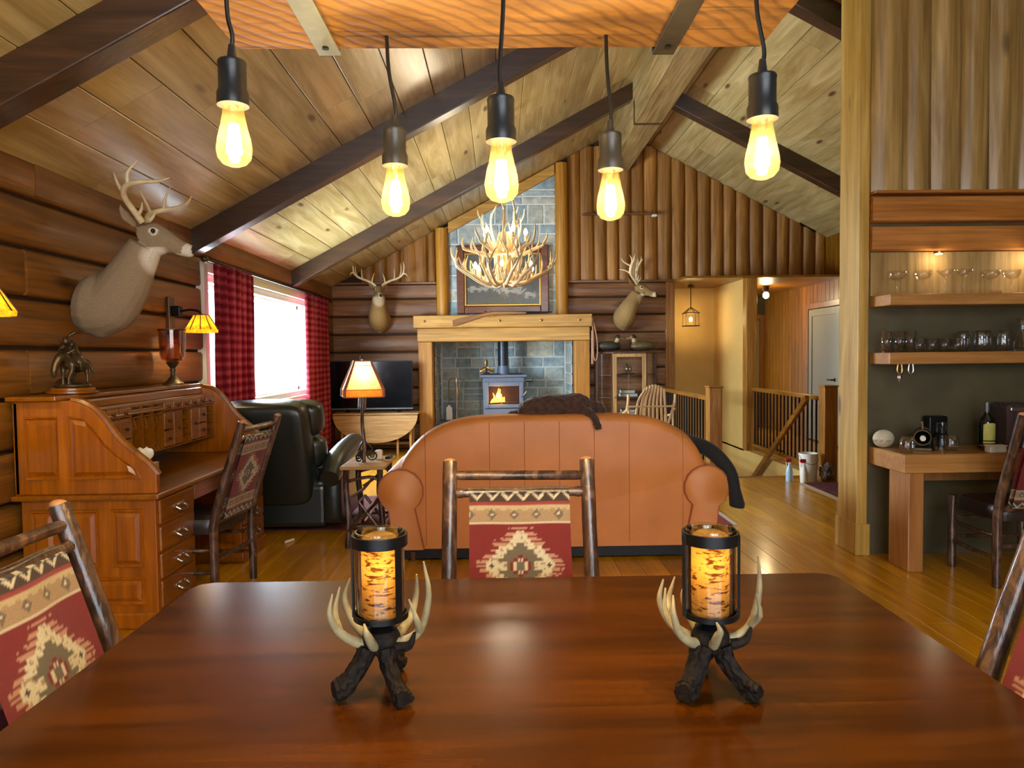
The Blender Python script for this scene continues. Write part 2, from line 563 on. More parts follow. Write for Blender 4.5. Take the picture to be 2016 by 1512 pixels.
class G:
    def __init__(self):
        self.v, self.f = [], []

    def add(self, vs, fs):
        o = len(self.v)
        self.v += [tuple(p) for p in vs]
        self.f += [tuple(i + o for i in q) for q in fs]
        return self

    def box(self, x0, x1, y0, y1, z0, z1):
        vs = [(x, y, z) for x in (x0, x1) for y in (y0, y1) for z in (z0, z1)]
        return self.add(vs, [(0, 1, 3, 2), (4, 6, 7, 5), (0, 4, 5, 1), (2, 3, 7, 6), (0, 2, 6, 4), (1, 5, 7, 3)])

    def obox(self, c, s, rot=(0, 0, 0)):
        m = Euler(rot).to_matrix()
        vs = [Vector(c) + m @ Vector((sx * s[0] / 2, sy * s[1] / 2, sz * s[2] / 2)) for sx in (-1, 1) for sy in (-1, 1) for sz in (-1, 1)]
        return self.add(vs, [(0, 1, 3, 2), (4, 6, 7, 5), (0, 4, 5, 1), (2, 3, 7, 6), (0, 2, 6, 4), (1, 5, 7, 3)])

    def prism(self, poly, axis, a, b):
        n = len(poly)
        if axis == 'x':
            mk = lambda p, t: (t, p[0], p[1])
        elif axis == 'y':
            mk = lambda p, t: (p[0], t, p[1])
        else:
            mk = lambda p, t: (p[0], p[1], t)
        vs = [mk(p, a) for p in poly] + [mk(p, b) for p in poly]
        fs = [tuple(range(n - 1, -1, -1)), tuple(range(n, 2 * n))] + [(i, (i + 1) % n, n + (i + 1) % n, n + i) for i in range(n)]
        return self.add(vs, fs)

    def loft(self, rings, caps=True, closed=True):
        n = len(rings[0])
        vs = [p for r in rings for p in r]
        fs = []
        for k in range(len(rings) - 1):
            for i in range(n if closed else n - 1):
                j = (i + 1) % n
                fs.append((k * n + i, k * n + j, (k + 1) * n + j, (k + 1) * n + i))
        if caps and closed:
            fs.append(tuple(range(n - 1, -1, -1)))
            fs.append(tuple(range((len(rings) - 1) * n, len(rings) * n)))
        return self.add(vs, fs)

    def tube(self, pts, rads, n=8, sub=0, flat=1.0, wob=0.0, ridge=0.0):
        if not isinstance(rads, (list, tuple)):
            rads = [rads] * len(pts)
        P = [Vector(p) for p in pts]
        if sub:
            P = catmull(P, sub)
        rr = lerp_list(list(rads), len(P)) if len(P) != len(rads) else list(rads)
        rings = []
        up = None
        for i, p in enumerate(P):
            d = (P[min(i + 1, len(P) - 1)] - P[max(i - 1, 0)])
            d = d.normalized() if d.length > 1e-9 else Vector((0, 0, 1))
            if up is None:
                ref = Vector((0, 0, 1)) if abs(d.z) < 0.9 else Vector((1, 0, 0))
                up = (ref - d * ref.dot(d)).normalized()
            else:
                up = (up - d * up.dot(d)).normalized()
            sd = d.cross(up)
            r = rr[i]
            ring = []
            for k in range(n):
                a = 2 * PI * k / n
                q = r * (1 + (wob * noise.noise((p * 9) + Vector((math.cos(a), math.sin(a), 0))) if wob else 0) + ridge * math.cos(9 * a + 1.5 * math.sin(i * 0.9)))
                ring.append(p + up * (math.cos(a) * q) + sd * (math.sin(a) * q * flat))
            rings.append(ring)
        return self.loft(rings)

    def lathe(self, prof, n=20, c=(0, 0, 0), open_=False):
        rings = []
        for r, z in prof:
            rings.append([(c[0] + r * math.cos(2 * PI * k / n), c[1] + r * math.sin(2 * PI * k / n), c[2] + z) for k in range(n)])
        return self.loft(rings, caps=not open_)

    def ell(self, c, r, rot=(0, 0, 0), nu=14, nv=9):
        m = Euler(rot).to_matrix()
        vs = [Vector(c) + m @ Vector((0, 0, -r[2]))]
        for j in range(1, nv):
            t = -PI / 2 + PI * j / nv
            for i in range(nu):
                a = 2 * PI * i / nu
                vs.append(Vector(c) + m @ Vector((r[0] * math.cos(t) * math.cos(a), r[1] * math.cos(t) * math.sin(a), r[2] * math.sin(t))))
        vs.append(Vector(c) + m @ Vector((0, 0, r[2])))
        fs = []
        for i in range(nu):
            fs.append((0, 1 + (i + 1) % nu, 1 + i))
            e = 1 + (nv - 2) * nu
            fs.append((len(vs) - 1, e + i, e + (i + 1) % nu))
        for j in range(nv - 2):
            for i in range(nu):
                a, b = 1 + j * nu + i, 1 + j * nu + (i + 1) % nu
                fs.append((a, b, b + nu, a + nu))
        return self.add(vs, fs)

    def grid(self, fn, nu, nv):
        vs = [fn(i / nu, j / nv) for j in range(nv + 1) for i in range(nu + 1)]
        fs = [(j * (nu + 1) + i, j * (nu + 1) + i + 1, (j + 1) * (nu + 1) + i + 1, (j + 1) * (nu + 1) + i) for j in range(nv) for i in range(nu)]
        return self.add(vs, fs)

    def mesh(self, name, off=None):
        me = bpy.data.meshes.new(name)
        vs = self.v if off is None else [(p[0] - off[0], p[1] - off[1], p[2] - off[2]) for p in self.v]
        me.from_pydata(vs, [], self.f)
        me.update()
        bm = bmesh.new()
        bm.from_mesh(me)
        bmesh.ops.recalc_face_normals(bm, faces=bm.faces)
        bm.to_mesh(me)
        bm.free()
        return me

    def obj(self, name, mat, parent=None, smooth=False, bev=0.0, ang=40, local=False, segs=2):
        off = None
        if parent is not None and not local:
            o_ = Vector((0, 0, 0))
            p_ = parent
            while p_ is not None:
                o_ += p_.location
                p_ = p_.parent
            off = o_
        me = self.mesh(name, off)
        return link_mesh(name, me, mat, parent, smooth, bev, ang, segs)


def link_mesh(name, me, mat, parent=None, smooth=False, bev=0.0, ang=40, segs=2):
    if mat is not None and not me.materials:
        me.materials.append(mat)
    if smooth:
        for p in me.polygons:
            p.use_smooth = True
        try:
            me.set_sharp_from_angle(angle=math.radians(ang))
        except Exception:
            pass
    o = bpy.data.objects.new(name, me)
    col.objects.link(o)
    if parent is not None:
        o.parent = parent
    if bev:
        b = o.modifiers.new('edge', 'BEVEL')
        b.width = bev
        b.segments = segs
        b.limit_method = 'ANGLE'
        b.angle_limit = math.radians(35)
    return o


def tag(o, label, cat, group=None, kind=None):
    o['label'] = label
    o['category'] = cat
    if group:
        o['group'] = group
    if kind:
        o['kind'] = kind
    return o


def thing(name, label, cat, loc=(0, 0, 0), rotz=0.0, group=None, kind=None):
    o = bpy.data.objects.new(name, None)
    o.empty_display_size = 0.1
    col.objects.link(o)
    o.location = loc
    o.rotation_euler = (0, 0, rotz)
    return tag(o, label, cat, group, kind)


def struct(name, g, mat, label, cat, smooth=False, bev=0.0, ang=40):
    o = g.obj(name, mat, None, smooth, bev, ang)
    return tag(o, label, cat, None, 'structure')


def dup(root, loc, rotz, label=None):
    r = root.copy()
    col.objects.link(r)
    r.location = loc
    r.rotation_euler = (0, 0, rotz)
    if label:
        r['label'] = label
    for ch in list(root.children):
        c = ch.copy()
        col.objects.link(c)
        c.parent = r
        for g in list(ch.children):
            d = g.copy()
            col.objects.link(d)
            d.parent = c
    return r


def point(name, loc, power, color, radius, parent=None):
    l = bpy.data.lights.new(name, 'POINT')
    l.energy = power
    l.color = color
    l.shadow_soft_size = radius
    o = bpy.data.objects.new(name, l)
    col.objects.link(o)
    if parent is not None:
        o.parent = parent
        o.location = Vector(loc) - parent.location
    else:
        o.location = loc
    return o


def blob(g, voxel=0.012, smooth=6, name='blob', off=None):
    """melt overlapping closed shapes into one continuous skin"""
    me = g.mesh(name, off)
    o = bpy.data.objects.new(name, me)
    col.objects.link(o)
    m = o.modifiers.new('r', 'REMESH')
    m.mode = 'VOXEL'
    m.voxel_size = voxel
    if smooth:
        s = o.modifiers.new('s', 'SMOOTH')
        s.factor = 0.5
        s.iterations = smooth
    dg = bpy.context.evaluated_depsgraph_get()
    res = bpy.data.meshes.new_from_object(o.evaluated_get(dg))
    bpy.data.objects.remove(o)
    bpy.data.meshes.remove(me)
    res.name = name
    return res


def paint(me, fn):
    ca = me.color_attributes.new('Col', 'FLOAT_COLOR', 'POINT')
    for i, v in enumerate(me.vertices):
        ca.data[i].color = fn(v.co)
    return me


def clip(poly, f):
    """keep the part of a polygon where f(p) >= 0 (f linear)"""
    out = []
    n = len(poly)
    for i in range(n):
        a, b = poly[i], poly[(i + 1) % n]
        fa, fb = f(a), f(b)
        if fa >= 0:
            out.append(a)
        if (fa >= 0) != (fb >= 0):
            t = fa / (fa - fb)
            out.append((a[0] + (b[0] - a[0]) * t, a[1] + (b[1] - a[1]) * t))
    return out


WARM = (1.0, 0.84, 0.60)
WARM2 = (1.0, 0.75, 0.38)
# ================================================================== the room
XL, XR, YB, YF = -2.55, 5.05, 11.0, -2.1        # log wall, far side wall, fireplace wall, wall behind the viewer
RX = 1.84                                        # ridge line


def ceilz(x):
    return 2.5 + 0.535 * (x + 2.55) if x <= RX else 4.85 - 0.52 * (x - RX)


# ---------------------------------------------------------------- floor
HX0, HX1, HY0, HY1 = 2.5, 3.58, 8.05, 11.8        # stair opening
g = G()
g.box(XL - 0.3, HX0, YF - 0.1, 13.6, -0.15, -0.014)
g.box(HX1, XR + 0.2, YF - 0.1, 13.6, -0.15, -0.014)
g.box(HX0, HX1, YF - 0.1, HY0, -0.15, -0.014)
floor = struct('floor', g, M_groovef, 'honey-coloured wide plank hardwood floor of the room', 'floor')
pw = 0.158
nx = int((XR - XL) / pw)
for i in range(nx + 1):
    x0 = XL + i * pw
    x1 = min(x0 + pw, XR)
    y = 0.3 + RND.random() * 1.2
    segs = []
    while y < 13.4:
        L = 1.9 + RND.random() * 1.4
        segs.append((y, min(y + L, 13.5)))
        y += L
    for (a, b) in segs:
        if x1 < -0.9 and a > 10.9 or (a > 11 and x1 < 3.5):
            continue
        xx0, xx1 = x0 + 0.001, x1 - 0.001
        if x1 > HX0 and x0 < HX1 and b > HY0:
            if a < HY0:
                b = HY0
            else:
                if x0 < HX0 - 0.02:
                    xx1 = HX0
                elif x1 > HX1 + 0.02:
                    xx0 = HX1
                else:
                    continue
        if xx1 - xx0 < 0.02 or b - a < 0.05:
            continue
        w, L = xx1 - xx0, b - a - 0.002
        p = G()
        c = 0.0015
        p.loft([[(-w / 2 + c, sy * L / 2, 0.0), (w / 2 - c, sy * L / 2, 0.0), (w / 2, sy * L / 2, -c), (w / 2, sy * L / 2, -0.014), (-w / 2, sy * L / 2, -0.014), (-w / 2, sy * L / 2, -c)] for sy in (-1, 1)])
        o = p.obj('plank', W_floor, floor, local=True)
        o.location = ((xx0 + xx1) / 2, (a + b) / 2, 0)

# ---------------------------------------------------------------- log walls


def log_profile(z0, z1, bulge):
    h = z1 - z0
    e = 0.012
    k = min(1.0, h / 0.2)
    return [(0.0, z0 + e), (bulge * 0.7 * k, z0 + e + 0.002), (bulge * 0.97 * k, z0 + h * 0.12), (bulge * k, z0 + h * 0.5), (bulge * 0.95 * k, z0 + h * 0.9), (bulge * 0.7 * k, z1 - 0.011), (0.0, z1 - 0.008)]


def log_piece(parent, axis, face, sgn, a, b, z0, z1, mat, bulge=0.055):
    """one hewn log of a wall: axis 'y' runs along y with its face towards +x (sgn 1); axis 'x' runs along x facing -y (sgn -1)"""
    prof = log_profile(z0, z1, bulge)
    n = max(2, int(abs(b - a) / 0.55) + 1)
    rings = []
    sd = RND.random() * 50
    for k in range(n + 1):
        t = a + (b - a) * k / n
        ring = []
        for j, (u, z) in enumerate(prof):
            w = 0.014 * noise.noise(Vector((t * 1.3 + sd, z * 3, u * 9))) if 0 < j < len(prof) - 1 else 0
            uu = face + sgn * (u + w)
            ring.append((uu, t, z) if axis == 'y' else (t, uu, z))
        rings.append(ring)
    gg = G()
    gg.loft(rings)
    return gg.obj('log', mat, parent, smooth=True, ang=50)


ZS = [0.0, 0.129, 0.401, 0.673, 0.945, 1.217, 1.489, 1.761, 2.033, 2.305, 2.53]
WY0, WY1, WZ0, WZ1 = 6.25, 9.55, 0.945, 2.17       # window in the log wall
g = G()
X0, X1 = XL - 0.30, XL - 0.055
g.box(X0, X1, YF, WY0, 0, 2.6).box(X0, X1, WY1, YB + 0.2, 0, 2.6).box(X0, X1, WY0, WY1, 0, WZ0).box(X0, X1, WY0, WY1, WZ1, 2.6)
wall_left = struct('wall_left', g, M_groove, 'reddish-brown hewn log wall with the wide window', 'wall')
for k in range(len(ZS) - 1):
    z0, z1 = ZS[k], ZS[k + 1]
    f = XL - 0.055
    if z1 <= WZ0 + 0.01 or z0 >= WZ1:
        cut = 5.6 + (k % 3) * 1.3
        for a, b in ((0.4, 2.9 + (k % 2) * 1.1), (2.9 + (k % 2) * 1.1, cut), (cut, YB)):
            log_piece(wall_left, 'y', f, 1, a + 0.002, b - 0.002, z0, z1, W_logL)
    else:
        mid = 2.6 + (k % 2) * 1.3
        log_piece(wall_left, 'y', f, 1, 0.4, mid - 0.002, z0, z1, W_logL)
        log_piece(wall_left, 'y', f, 1, mid + 0.002, WY0 - 0.06, z0, z1, W_logL)
        log_piece(wall_left, 'y', f, 1, WY1 + 0.06, YB, z0, z1, W_logL)
        if z1 > WZ1:
            log_piece(wall_left, 'y', f, 1, WY0 - 0.06, WY1 + 0.06, WZ1 + 0.02, z1, W_logL, 0.04)

# window in the log wall
win = thing('window_1', 'wide white-framed window glaring with daylight in the log wall', 'window', (XL, 7.9, WZ0), kind='structure')
g = G()
for (a, b, c, d) in ((WY0, WY0 + 0.07, WZ0, WZ1), (WY1 - 0.07, WY1, WZ0, WZ1), (WY0, WY1, WZ1 - 0.07, WZ1), (WY0, WY1, WZ0, WZ0 + 0.06)):
    g.box(XL - 0.24, XL - 0.02, a, b, c, d)
g.obj('window_frame', M_white, win, bev=0.006)
for a, b in ((WY0 + 0.07, 7.25), (7.25, WY1 - 0.07)):
    g = G()
    for (p, q, r, s) in ((a, a + 0.055, WZ0 + 0.06, WZ1 - 0.07), (b - 0.055, b, WZ0 + 0.06, WZ1 - 0.07), (a, b, WZ1 - 0.12, WZ1 - 0.07), (a, b, WZ0 + 0.06, WZ0 + 0.11)):
        g.box(XL - 0.18, XL - 0.12, p, q, r, s)
    sash = g.obj('sash', M_white, win, bev=0.005)
    G().box(XL - 0.155, XL - 0.149, a + 0.05, b - 0.05, WZ0 + 0.1, WZ1 - 0.11).obj('pane', M_pane, sash)
g = G()
for (a, b, c, d) in ((WY0 - 0.09, WY0, WZ0 - 0.09, WZ1 + 0.09), (WY1, WY1 + 0.09, WZ0 - 0.09, WZ1 + 0.09), (WY0, WY1, WZ1, WZ1 + 0.09), (WY0, WY1, WZ0 - 0.09, WZ0)):
    g.box(XL - 0.05, XL + 0.025, a, b, c, d)
g.obj('casing', M_white, win, bev=0.006)

# fireplace wall: logs below, upright half logs in the gable
OX0, OX1, OZ = -1.02, 1.13, 1.64                   # hearth opening
FX0, FX1 = -0.965, 1.06                            # chimney breast between the two log posts
g = G()
g.box(XL - 0.3, OX0, YB, YB + 0.2, 0, 5.0).box(OX1, 2.6, YB, YB + 0.2, 0, 5.0).box(OX0, OX1, YB, YB + 0.2, OZ, 5.0).box(2.6, XR + 0.2, YB, YB + 0.2, 2.54, 5.0)
wall_back = struct('wall_back', g, M_groove, 'gable wall of brown logs round the fireplace', 'wall')
for k in range(len(ZS) - 1):
    z0, z1 = ZS[k], ZS[k + 1]
    if z0 >= 2.0:
        log_piece(wall_back, 'x', YB, -1, XL, FX0, z0, z1, W_logB)
        log_piece(wall_back, 'x', YB, -1, FX1, 2.56, z0, z1, W_logB)
    else:
        log_piece(wall_back, 'x', YB, -1, XL, OX0 - 0.16, z0, z1, W_logB)
        log_piece(wall_back, 'x', YB, -1, OX1 + 0.16, 2.56, z0, z1, W_logB)


def upright(parent, xa, xb, zb, face, mat, topf, bulge=0.06, name='half_log'):
    """half-round log standing in a gable, its top cut to the roof slope"""
    w = xb - xa
    prof = [(0.004, 0), (0.02, 0.4), (0.25, 0.85), (0.5, 1.0), (0.75, 0.88), (0.98, 0.4), (0.996, 0)]
    sd = RND.random() * 90
    rings = []
    top = min(topf(xa), topf(xb))
    n = max(2, int((top - zb) / 0.5))
    for k in range(n + 1):
        ring = []
        for j, (s, u) in enumerate(prof):
            x = xa + w * s
            z = zb + (topf(x) - zb) * k / n
            wv = noise.noise(Vector((sd, z * 1.7, j * 0.8)))
            ring.append((x + (0.012 * wv if 0 < j < 6 else 0), face - bulge * u * (1 + 0.25 * wv), z))
        rings.append(ring)
    gg = G()
    gg.loft(rings)
    return gg.obj(name, mat, parent, smooth=True, ang=55)


x = XL + 0.02
while x < FX0 - 0.03:
    b = min(x + 0.185 + RND.random() * 0.04, FX0)
    if ceilz(x) > 2.66:
        upright(wall_back, x, b, 2.56, YB, W_logV, lambda q: ceilz(q) - 0.005)
    x = b
x = FX1
while x < XR - 0.02:
    b = min(x + 0.185 + RND.random() * 0.04, XR)
    if XR - b < 0.08:
        b = XR
    upright(wall_back, x, b, 2.56, YB, W_logV, (lambda q: min(ceilz(q), 4.6) - 0.005))
    x = b
# ledge under the gable logs
for a, b in ((XL, FX0), (FX1, XR)):
    G().box(a, b, YB - 0.085, YB + 0.02, 2.525, 2.56).obj('ledge', W_logB, wall_back, bev=0.006)
W_gable = wood('dark_gable_board', (92, 62, 38), (128, 90, 58), 'x', 0.5, 0.1)
# flat boarding high in the gable right of the chimney
G().box(1.28, 2.42, YB - 0.12, YB - 0.05, 3.545, 3.565).obj('ledge', W_gable, wall_back, bev=0.004)
# log posts and sloping trim of the chimney breast
t1 = struct('trim_1', G().tube([(FX0 + 0.10, YB - 0.07, 2.03), (FX0 + 0.104, YB - 0.075, 2.7), (FX0 + 0.1, YB - 0.07, ceilz(FX0 + 0.1) - 0.04)], 0.1, 14, 3, wob=0.08), W_post, 'round log post beside the chimney stones, left of the framed painting', 'post', True)
t2 = struct('trim_2', G().tube([(FX1 - 0.10, YB - 0.07, 2.03), (FX1 - 0.098, YB - 0.075, 3.2), (FX1 - 0.1, YB - 0.07, ceilz(FX1 - 0.1) - 0.05)], 0.098, 14, 4, wob=0.08), W_post, 'taller round log post beside the chimney stones, right of the framed painting', 'post', True)
a, b = FX0 + 0.2, FX1 - 0.2
t3 = struct('trim_3', G().prism([(a, ceilz(a) - 0.17), (b, ceilz(b) - 0.17), (b, ceilz(b) - 0.01), (a, ceilz(a) - 0.01)], 'y', YB - 0.13, YB - 0.02), W_postx, 'sloping wooden trim along the top of the chimney stones', 'trim', bev=0.006)

# ---------------------------------------------------------------- stonework


def ashlar(x0, x1, z0, z1, rnd, mn=0.16, mx=0.42, hs=(0.13, 0.17, 0.22, 0.3)):
    out = []
    z = z0
    while z < z1 - 0.03:
        h = rnd.choice(hs)
        if z1 - (z + h) < 0.07:
            h = z1 - z
        x = x0
        while x < x1 - 0.02:
            w = mn + rnd.random() * (mx - mn)
            if x1 - (x + w) < 0.12:
                w = x1 - x
            if h > 0.2 and rnd.random() < 0.4 and w > 0.2:
                q = h * (0.4 + 0.2 * rnd.random())
                out.append((x, x + w, z, z + q))
                out.append((x, x + w, z + q, z + h))
            else:
                out.append((x, x + w, z, z + h))
            x += w
        z += h
    return out


def stone_piece(parent, poly, axis, face, depth, sgn):
    """one squared stone standing proud of the mortar"""
    cx = sum(p[0] for p in poly) / len(poly)
    cz = sum(p[1] for p in poly) / len(poly)
    ins = [(p[0] + (cx - p[0]) * 0.10, p[1] + (cz - p[1]) * 0.10) for p in poly]
    d = depth * (0.7 + 0.6 * RND.random())
    mk = (lambda p, u: (p[0], face + sgn * u, p[1])) if axis == 'x' else (lambda p, u: (face + sgn * u, p[0], p[1]))
    gg = G()
    gg.loft([[mk(p, -0.005) for p in poly], [mk(p, d * 0.7) for p in poly], [mk(p, d) for p in ins]])
    return gg.obj('stone', M_stone, parent)


rs = random.Random(5)
chim = struct('wall_chimney', G().prism([(a - 0.1, 2.03), (b + 0.1, 2.03), (b + 0.1, ceilz(b + 0.1) - 0.05), (a - 0.1, ceilz(a - 0.1) - 0.05)], 'y', YB - 0.045, YB + 0.01), M_mortar, 'blue-grey stone chimney breast behind the painting', 'stone wall')
gap = 0.013
for (p, q, r, s) in ashlar(a - 0.02, b + 0.02, 2.04, 4.4, rs):
    poly = [(p + gap, r + gap), (q - gap, r + gap), (q - gap, s - gap), (p + gap, s - gap)]
    poly = clip(poly, lambda t: ceilz(-0.9) + 0.535 * (t[0] + 0.9) - 0.12 - t[1])
    if len(poly) >= 3 and max(t[1] for t in poly) - min(t[1] for t in poly) > 0.04:
        stone_piece(chim, poly, 'x', YB - 0.045, 0.012, -1)
# hearth recess
YR = 12.15
g = G()
g.box(OX0 - 0.15, OX1 + 0.15, YR, YR + 0.15, 0, 2.0)
g.box(OX0 - 0.15, OX0, YB + 0.03, YR, 0, 2.0).box(OX1, OX1 + 0.15, YB + 0.03, YR, 0, 2.0)
g.box(OX0 - 0.15, OX1 + 0.15, YB + 0.2, YR, 1.95, 2.1)
hearth = struct('wall_hearth', g, M_mortar, 'stone-lined recess round the wood stove', 'stone wall')
for (p, q, r, s) in ashlar(OX0 + 0.03, OX1 - 0.03, 0.35, 1.95, rs, 0.18, 0.44):
    stone_piece(hearth, [(p + gap, r + gap), (q - gap, r + gap), (q - gap, s - gap), (p + gap, s - gap)], 'x', YR, 0.014, -1)
for X, sg in ((OX0, 1), (OX1, -1)):
    for (p, q, r, s) in ashlar(YB + 0.1, YR - 0.04, 0.35, 1.95, rs, 0.2, 0.4):
        stone_piece(hearth, [(p + gap, r + gap), (q - gap, r + gap), (q - gap, s - gap), (p + gap, s - gap)], 'y', X, 0.012, sg)
struct('floor_hearth', G().box(OX0 - 0.1, OX1 + 0.1, YB - 0.25, YR, -0.02, 0.35), M_stone, 'raised stone hearth slab under the stove', 'hearth', bev=0.01)

# ---------------------------------------------------------------- ceiling
th = 0.05
g = G()
zl, zr = ceilz(XL - 0.3), ceilz(RX)
g.prism([(XL - 0.3, zl + 0.02), (RX, zr + 0.02), (XR + 0.3, ceilz(XR + 0.3) + 0.02), (XR + 0.3, ceilz(XR + 0.3) + 0.14), (RX, zr + 0.14), (XL - 0.3, zl + 0.14)], 'y', YF - 0.2, YB + 0.2)
ceiling = struct('ceiling', g, M_groove, 'sloping ceiling of wide yellowish pine boards', 'ceiling')
RAFT = [0.37, 3.22, 6.07, 8.92]


def ceil_boards(xs, slope, up):
    ang = math.atan(slope)
    for i in range(len(xs) - 1):
        xa, xb = xs[i], xs[i + 1]
        w = (xb - xa) / math.cos(ang) - 0.005
        brk = [0.2]
        y = 0.2 + RND.random() * 2.0
        while y < 10.4:
            y += 1.8 + RND.random() * 1.9
            brk.append(min(y, 11.0))
        if brk[-1] < 11.0:
            brk.append(11.0)
        for a, b in zip(brk[:-1], brk[1:]):
            L = b - a - 0.003
            if L < 0.1:
                continue
            p = G()
            c = 0.004
            p.loft([[(-w / 2, s * L / 2, 0.02), (-w / 2, s * L / 2, c), (-w / 2 + c, s * L / 2, 0), (w / 2 - c, s * L / 2, 0), (w / 2, s * L / 2, c), (w / 2, s * L / 2, 0.02)] for s in (-1, 1)])
            o = p.obj('ceiling_board', W_ceil, ceiling, local=True)
            xm = (xa + xb) / 2
            o.location = (xm, (a + b) / 2, ceilz(xm) + 0.002)
            o.rotation_euler = (0, -ang if up else ang, 0)


ceil_boards([XL - 0.02 + 0.2565 * i for i in range(18)], 0.535, True)
ceil_boards([RX - 0.03 + 0.2565 * i for i in range(14)], 0.52, False)

n = 4
for k, y in enumerate(RAFT):
    if y < 1:
        continue
    for side in (0, 1):
        xa, xb = (XL - 0.02, RX - 0.17) if side == 0 else (RX + 0.16, XR if y > 5.5 else XR)
        d = 0.2
        g = G().prism([(xa, ceilz(xa) - d), (xb, ceilz(xb) - d), (xb, ceilz(xb) + 0.01), (xa, ceilz(xa) + 0.01)], 'y', y - 0.075, y + 0.075)
        where = ['nearest the dining table', 'in the middle of the room', 'nearest the fireplace'][k - 1]
        lab = 'dark brown rafter ' + where + (' above the deer wall' if side == 0 else ' on the far slope past the ridge')
        struct('trim_%d' % n, g, W_rafter, lab, 'rafter', bev=0.008)
        n += 1
struct('trim_20', G().box(RX - 0.17, RX + 0.16, 0.1, YB - 0.05, 4.22, 4.84), W_ridge, 'huge rough-sawn ridge beam under the roof peak', 'beam', bev=0.012)
struct('trim_21', G().box(RX - 0.175, RX + 0.165, 8.72, 8.78, 4.215, 4.5), W_rafter, 'dark joint plate across the ridge beam', 'trim')

# ---------------------------------------------------------------- bar wall (partition)
PY = 4.88
PX = 2.47
g = G()
g.box(PX + 0.05, XR + 0.1, PY + 0.02, 5.13, 0, ceilz(PX) + 0.1)
wall_bar = struct('wall_bar', g, M_olive, 'olive plaster wall behind the bar shelves', 'wall')
struct('trim_22', G().box(PX, PX + 0.075, PY - 0.005, 5.15, 0.2, ceilz(PX) + 0.02), W_cap, 'pale pine board standing on the end of the bar wall', 'trim', bev=0.006)
struct('trim_23', G().box(PX - 0.012, PX + 0.09, PY - 0.02, 5.165, 0, 0.22), W_cap, 'pine plinth at the foot of the bar wall end board', 'trim', bev=0.005)
log_piece(wall_bar, 'x', PY + 0.02, -1, PX + 0.08, XR, 2.095, 2.288, W_barlog, 0.06)
log_piece(wall_bar, 'x', PY + 0.02, -1, PX + 0.08, XR, 2.288, 2.49, W_barlog, 0.06)
G().box(PX + 0.08, XR, PY - 0.07, PY + 0.03, 2.49, 2.51).obj('ledge', W_barlog, wall_bar, bev=0.005)
x = PX + 0.08
while x < XR - 0.02:
    b = min(x + 0.17 + RND.random() * 0.05, XR)
    upright(wall_bar, x, b, 2.51, PY + 0.02, W_barv, lambda q: ceilz(q), 0.055)
    x = b
W_niche = wood('niche_board_z', (128, 104, 72), (180, 154, 114), 'z', 0.7, 0.0, 0.3, 1.0, 0.95, 1.05, 0.9, spec=0.2)
G().box(PX + 0.09, 3.66, PY + 0.004, PY + 0.021, 1.80, 2.1).obj('board', W_niche, wall_bar)

# ---------------------------------------------------------------- side wall, hall and stair well
wall_right = struct('wall_right', G().box(XR, XR + 0.2, YF, 13.6, 0, 3.4), M_groove, 'plank wall along the hall with the olive door', 'wall')
DY0, DY1, DZ = 10.42, 11.46, 2.10
y = 5.2
while y < 13.45:
    b = min(y + 0.14, 13.45)
    z0 = 0.0
    if b > DY0 - 0.06 and y < DY1 + 0.06:
        z0 = DZ + 0.1
    zt = ceilz(XR) + 0.0 if y < YB else 2.52
    G().loft([[(XR, y + 0.002, z), (XR - 0.016, y + 0.005, z), (XR - 0.016, b - 0.005, z), (XR, b - 0.002, z)] for z in (z0, zt)]).obj('plank', W_hall, wall_right)
    y = b


def panel_door(name, label, axis, face, a, b, z, sgn):
    d = thing(name, label, 'door', (face, (a + b) / 2, 0) if axis == 'y' else ((a + b) / 2, face, 0), kind='structure')

    def bx(u0, u1, w0, w1, z0, z1):
        g_ = G()
        lo, hi = sorted((face + sgn * u0, face + sgn * u1))
        return g_.box(lo, hi, w0, w1, z0, z1) if axis == 'y' else g_.box(w0, w1, lo, hi, z0, z1)
    bx(0.0, 0.03, a, b, 0.02, z).obj('panel', M_doorg, d)
    s = 0.11
    for (p, q, r, t) in ((a, a + s, 0.02, z), (b - s, b, 0.02, z), (a + s, b - s, z - s, z), (a + s, b - s, 0.02, 0.02 + s * 1.5)):
        bx(0.028, 0.042, p, q, r, t).obj('stile' if t - r > 0.5 else 'rail', M_doorg, d, bev=0.003)
    for (p, q, r, t) in ((a - 0.1, a - 0.01, 0, z + 0.1), (b + 0.01, b + 0.1, 0, z + 0.1), (a - 0.01, b + 0.01, z + 0.01, z + 0.1)):
        bx(0.0, 0.05, p, q, r, t).obj('casing', W_hall, d, bev=0.004)
    return d


d1 = panel_door('door_1', 'olive panelled door with black lever handle in the plank wall', 'y', XR - 0.005, DY0, DY1, DZ, -1)
hd = G().tube([(XR - 0.04, 10.56, 1.0), (XR - 0.1, 10.56, 1.0), (XR - 0.1, 10.68, 1.0)], 0.012, 8).ell((XR - 0.045, 10.56, 1.0), (0.012, 0.03, 0.03))
hd.obj('handle', M_black, d1, smooth=True)
struct('wall_hall', G().box(HX1, XR, 13.5, 13.6, 0, 2.6), M_olive, 'wall at the far end of the hall', 'wall')
panel_door('door_2', 'narrow olive door at the far end of the hall behind the log post', 'x', 13.49, 4.1, 4.93, 2.04, -1)
struct('ceiling_hall', G().box(2.6, XR, YB + 0.2, 13.6, 2.5, 2.6), W_hall, 'wooden ceiling of the hall and stair well', 'ceiling')
struct('ceiling_stair', G().box(2.66, XR, 10.2, YB + 0.2, 2.5, 2.53), W_hall, 'wooden soffit under the gable above the stair rail', 'ceiling')
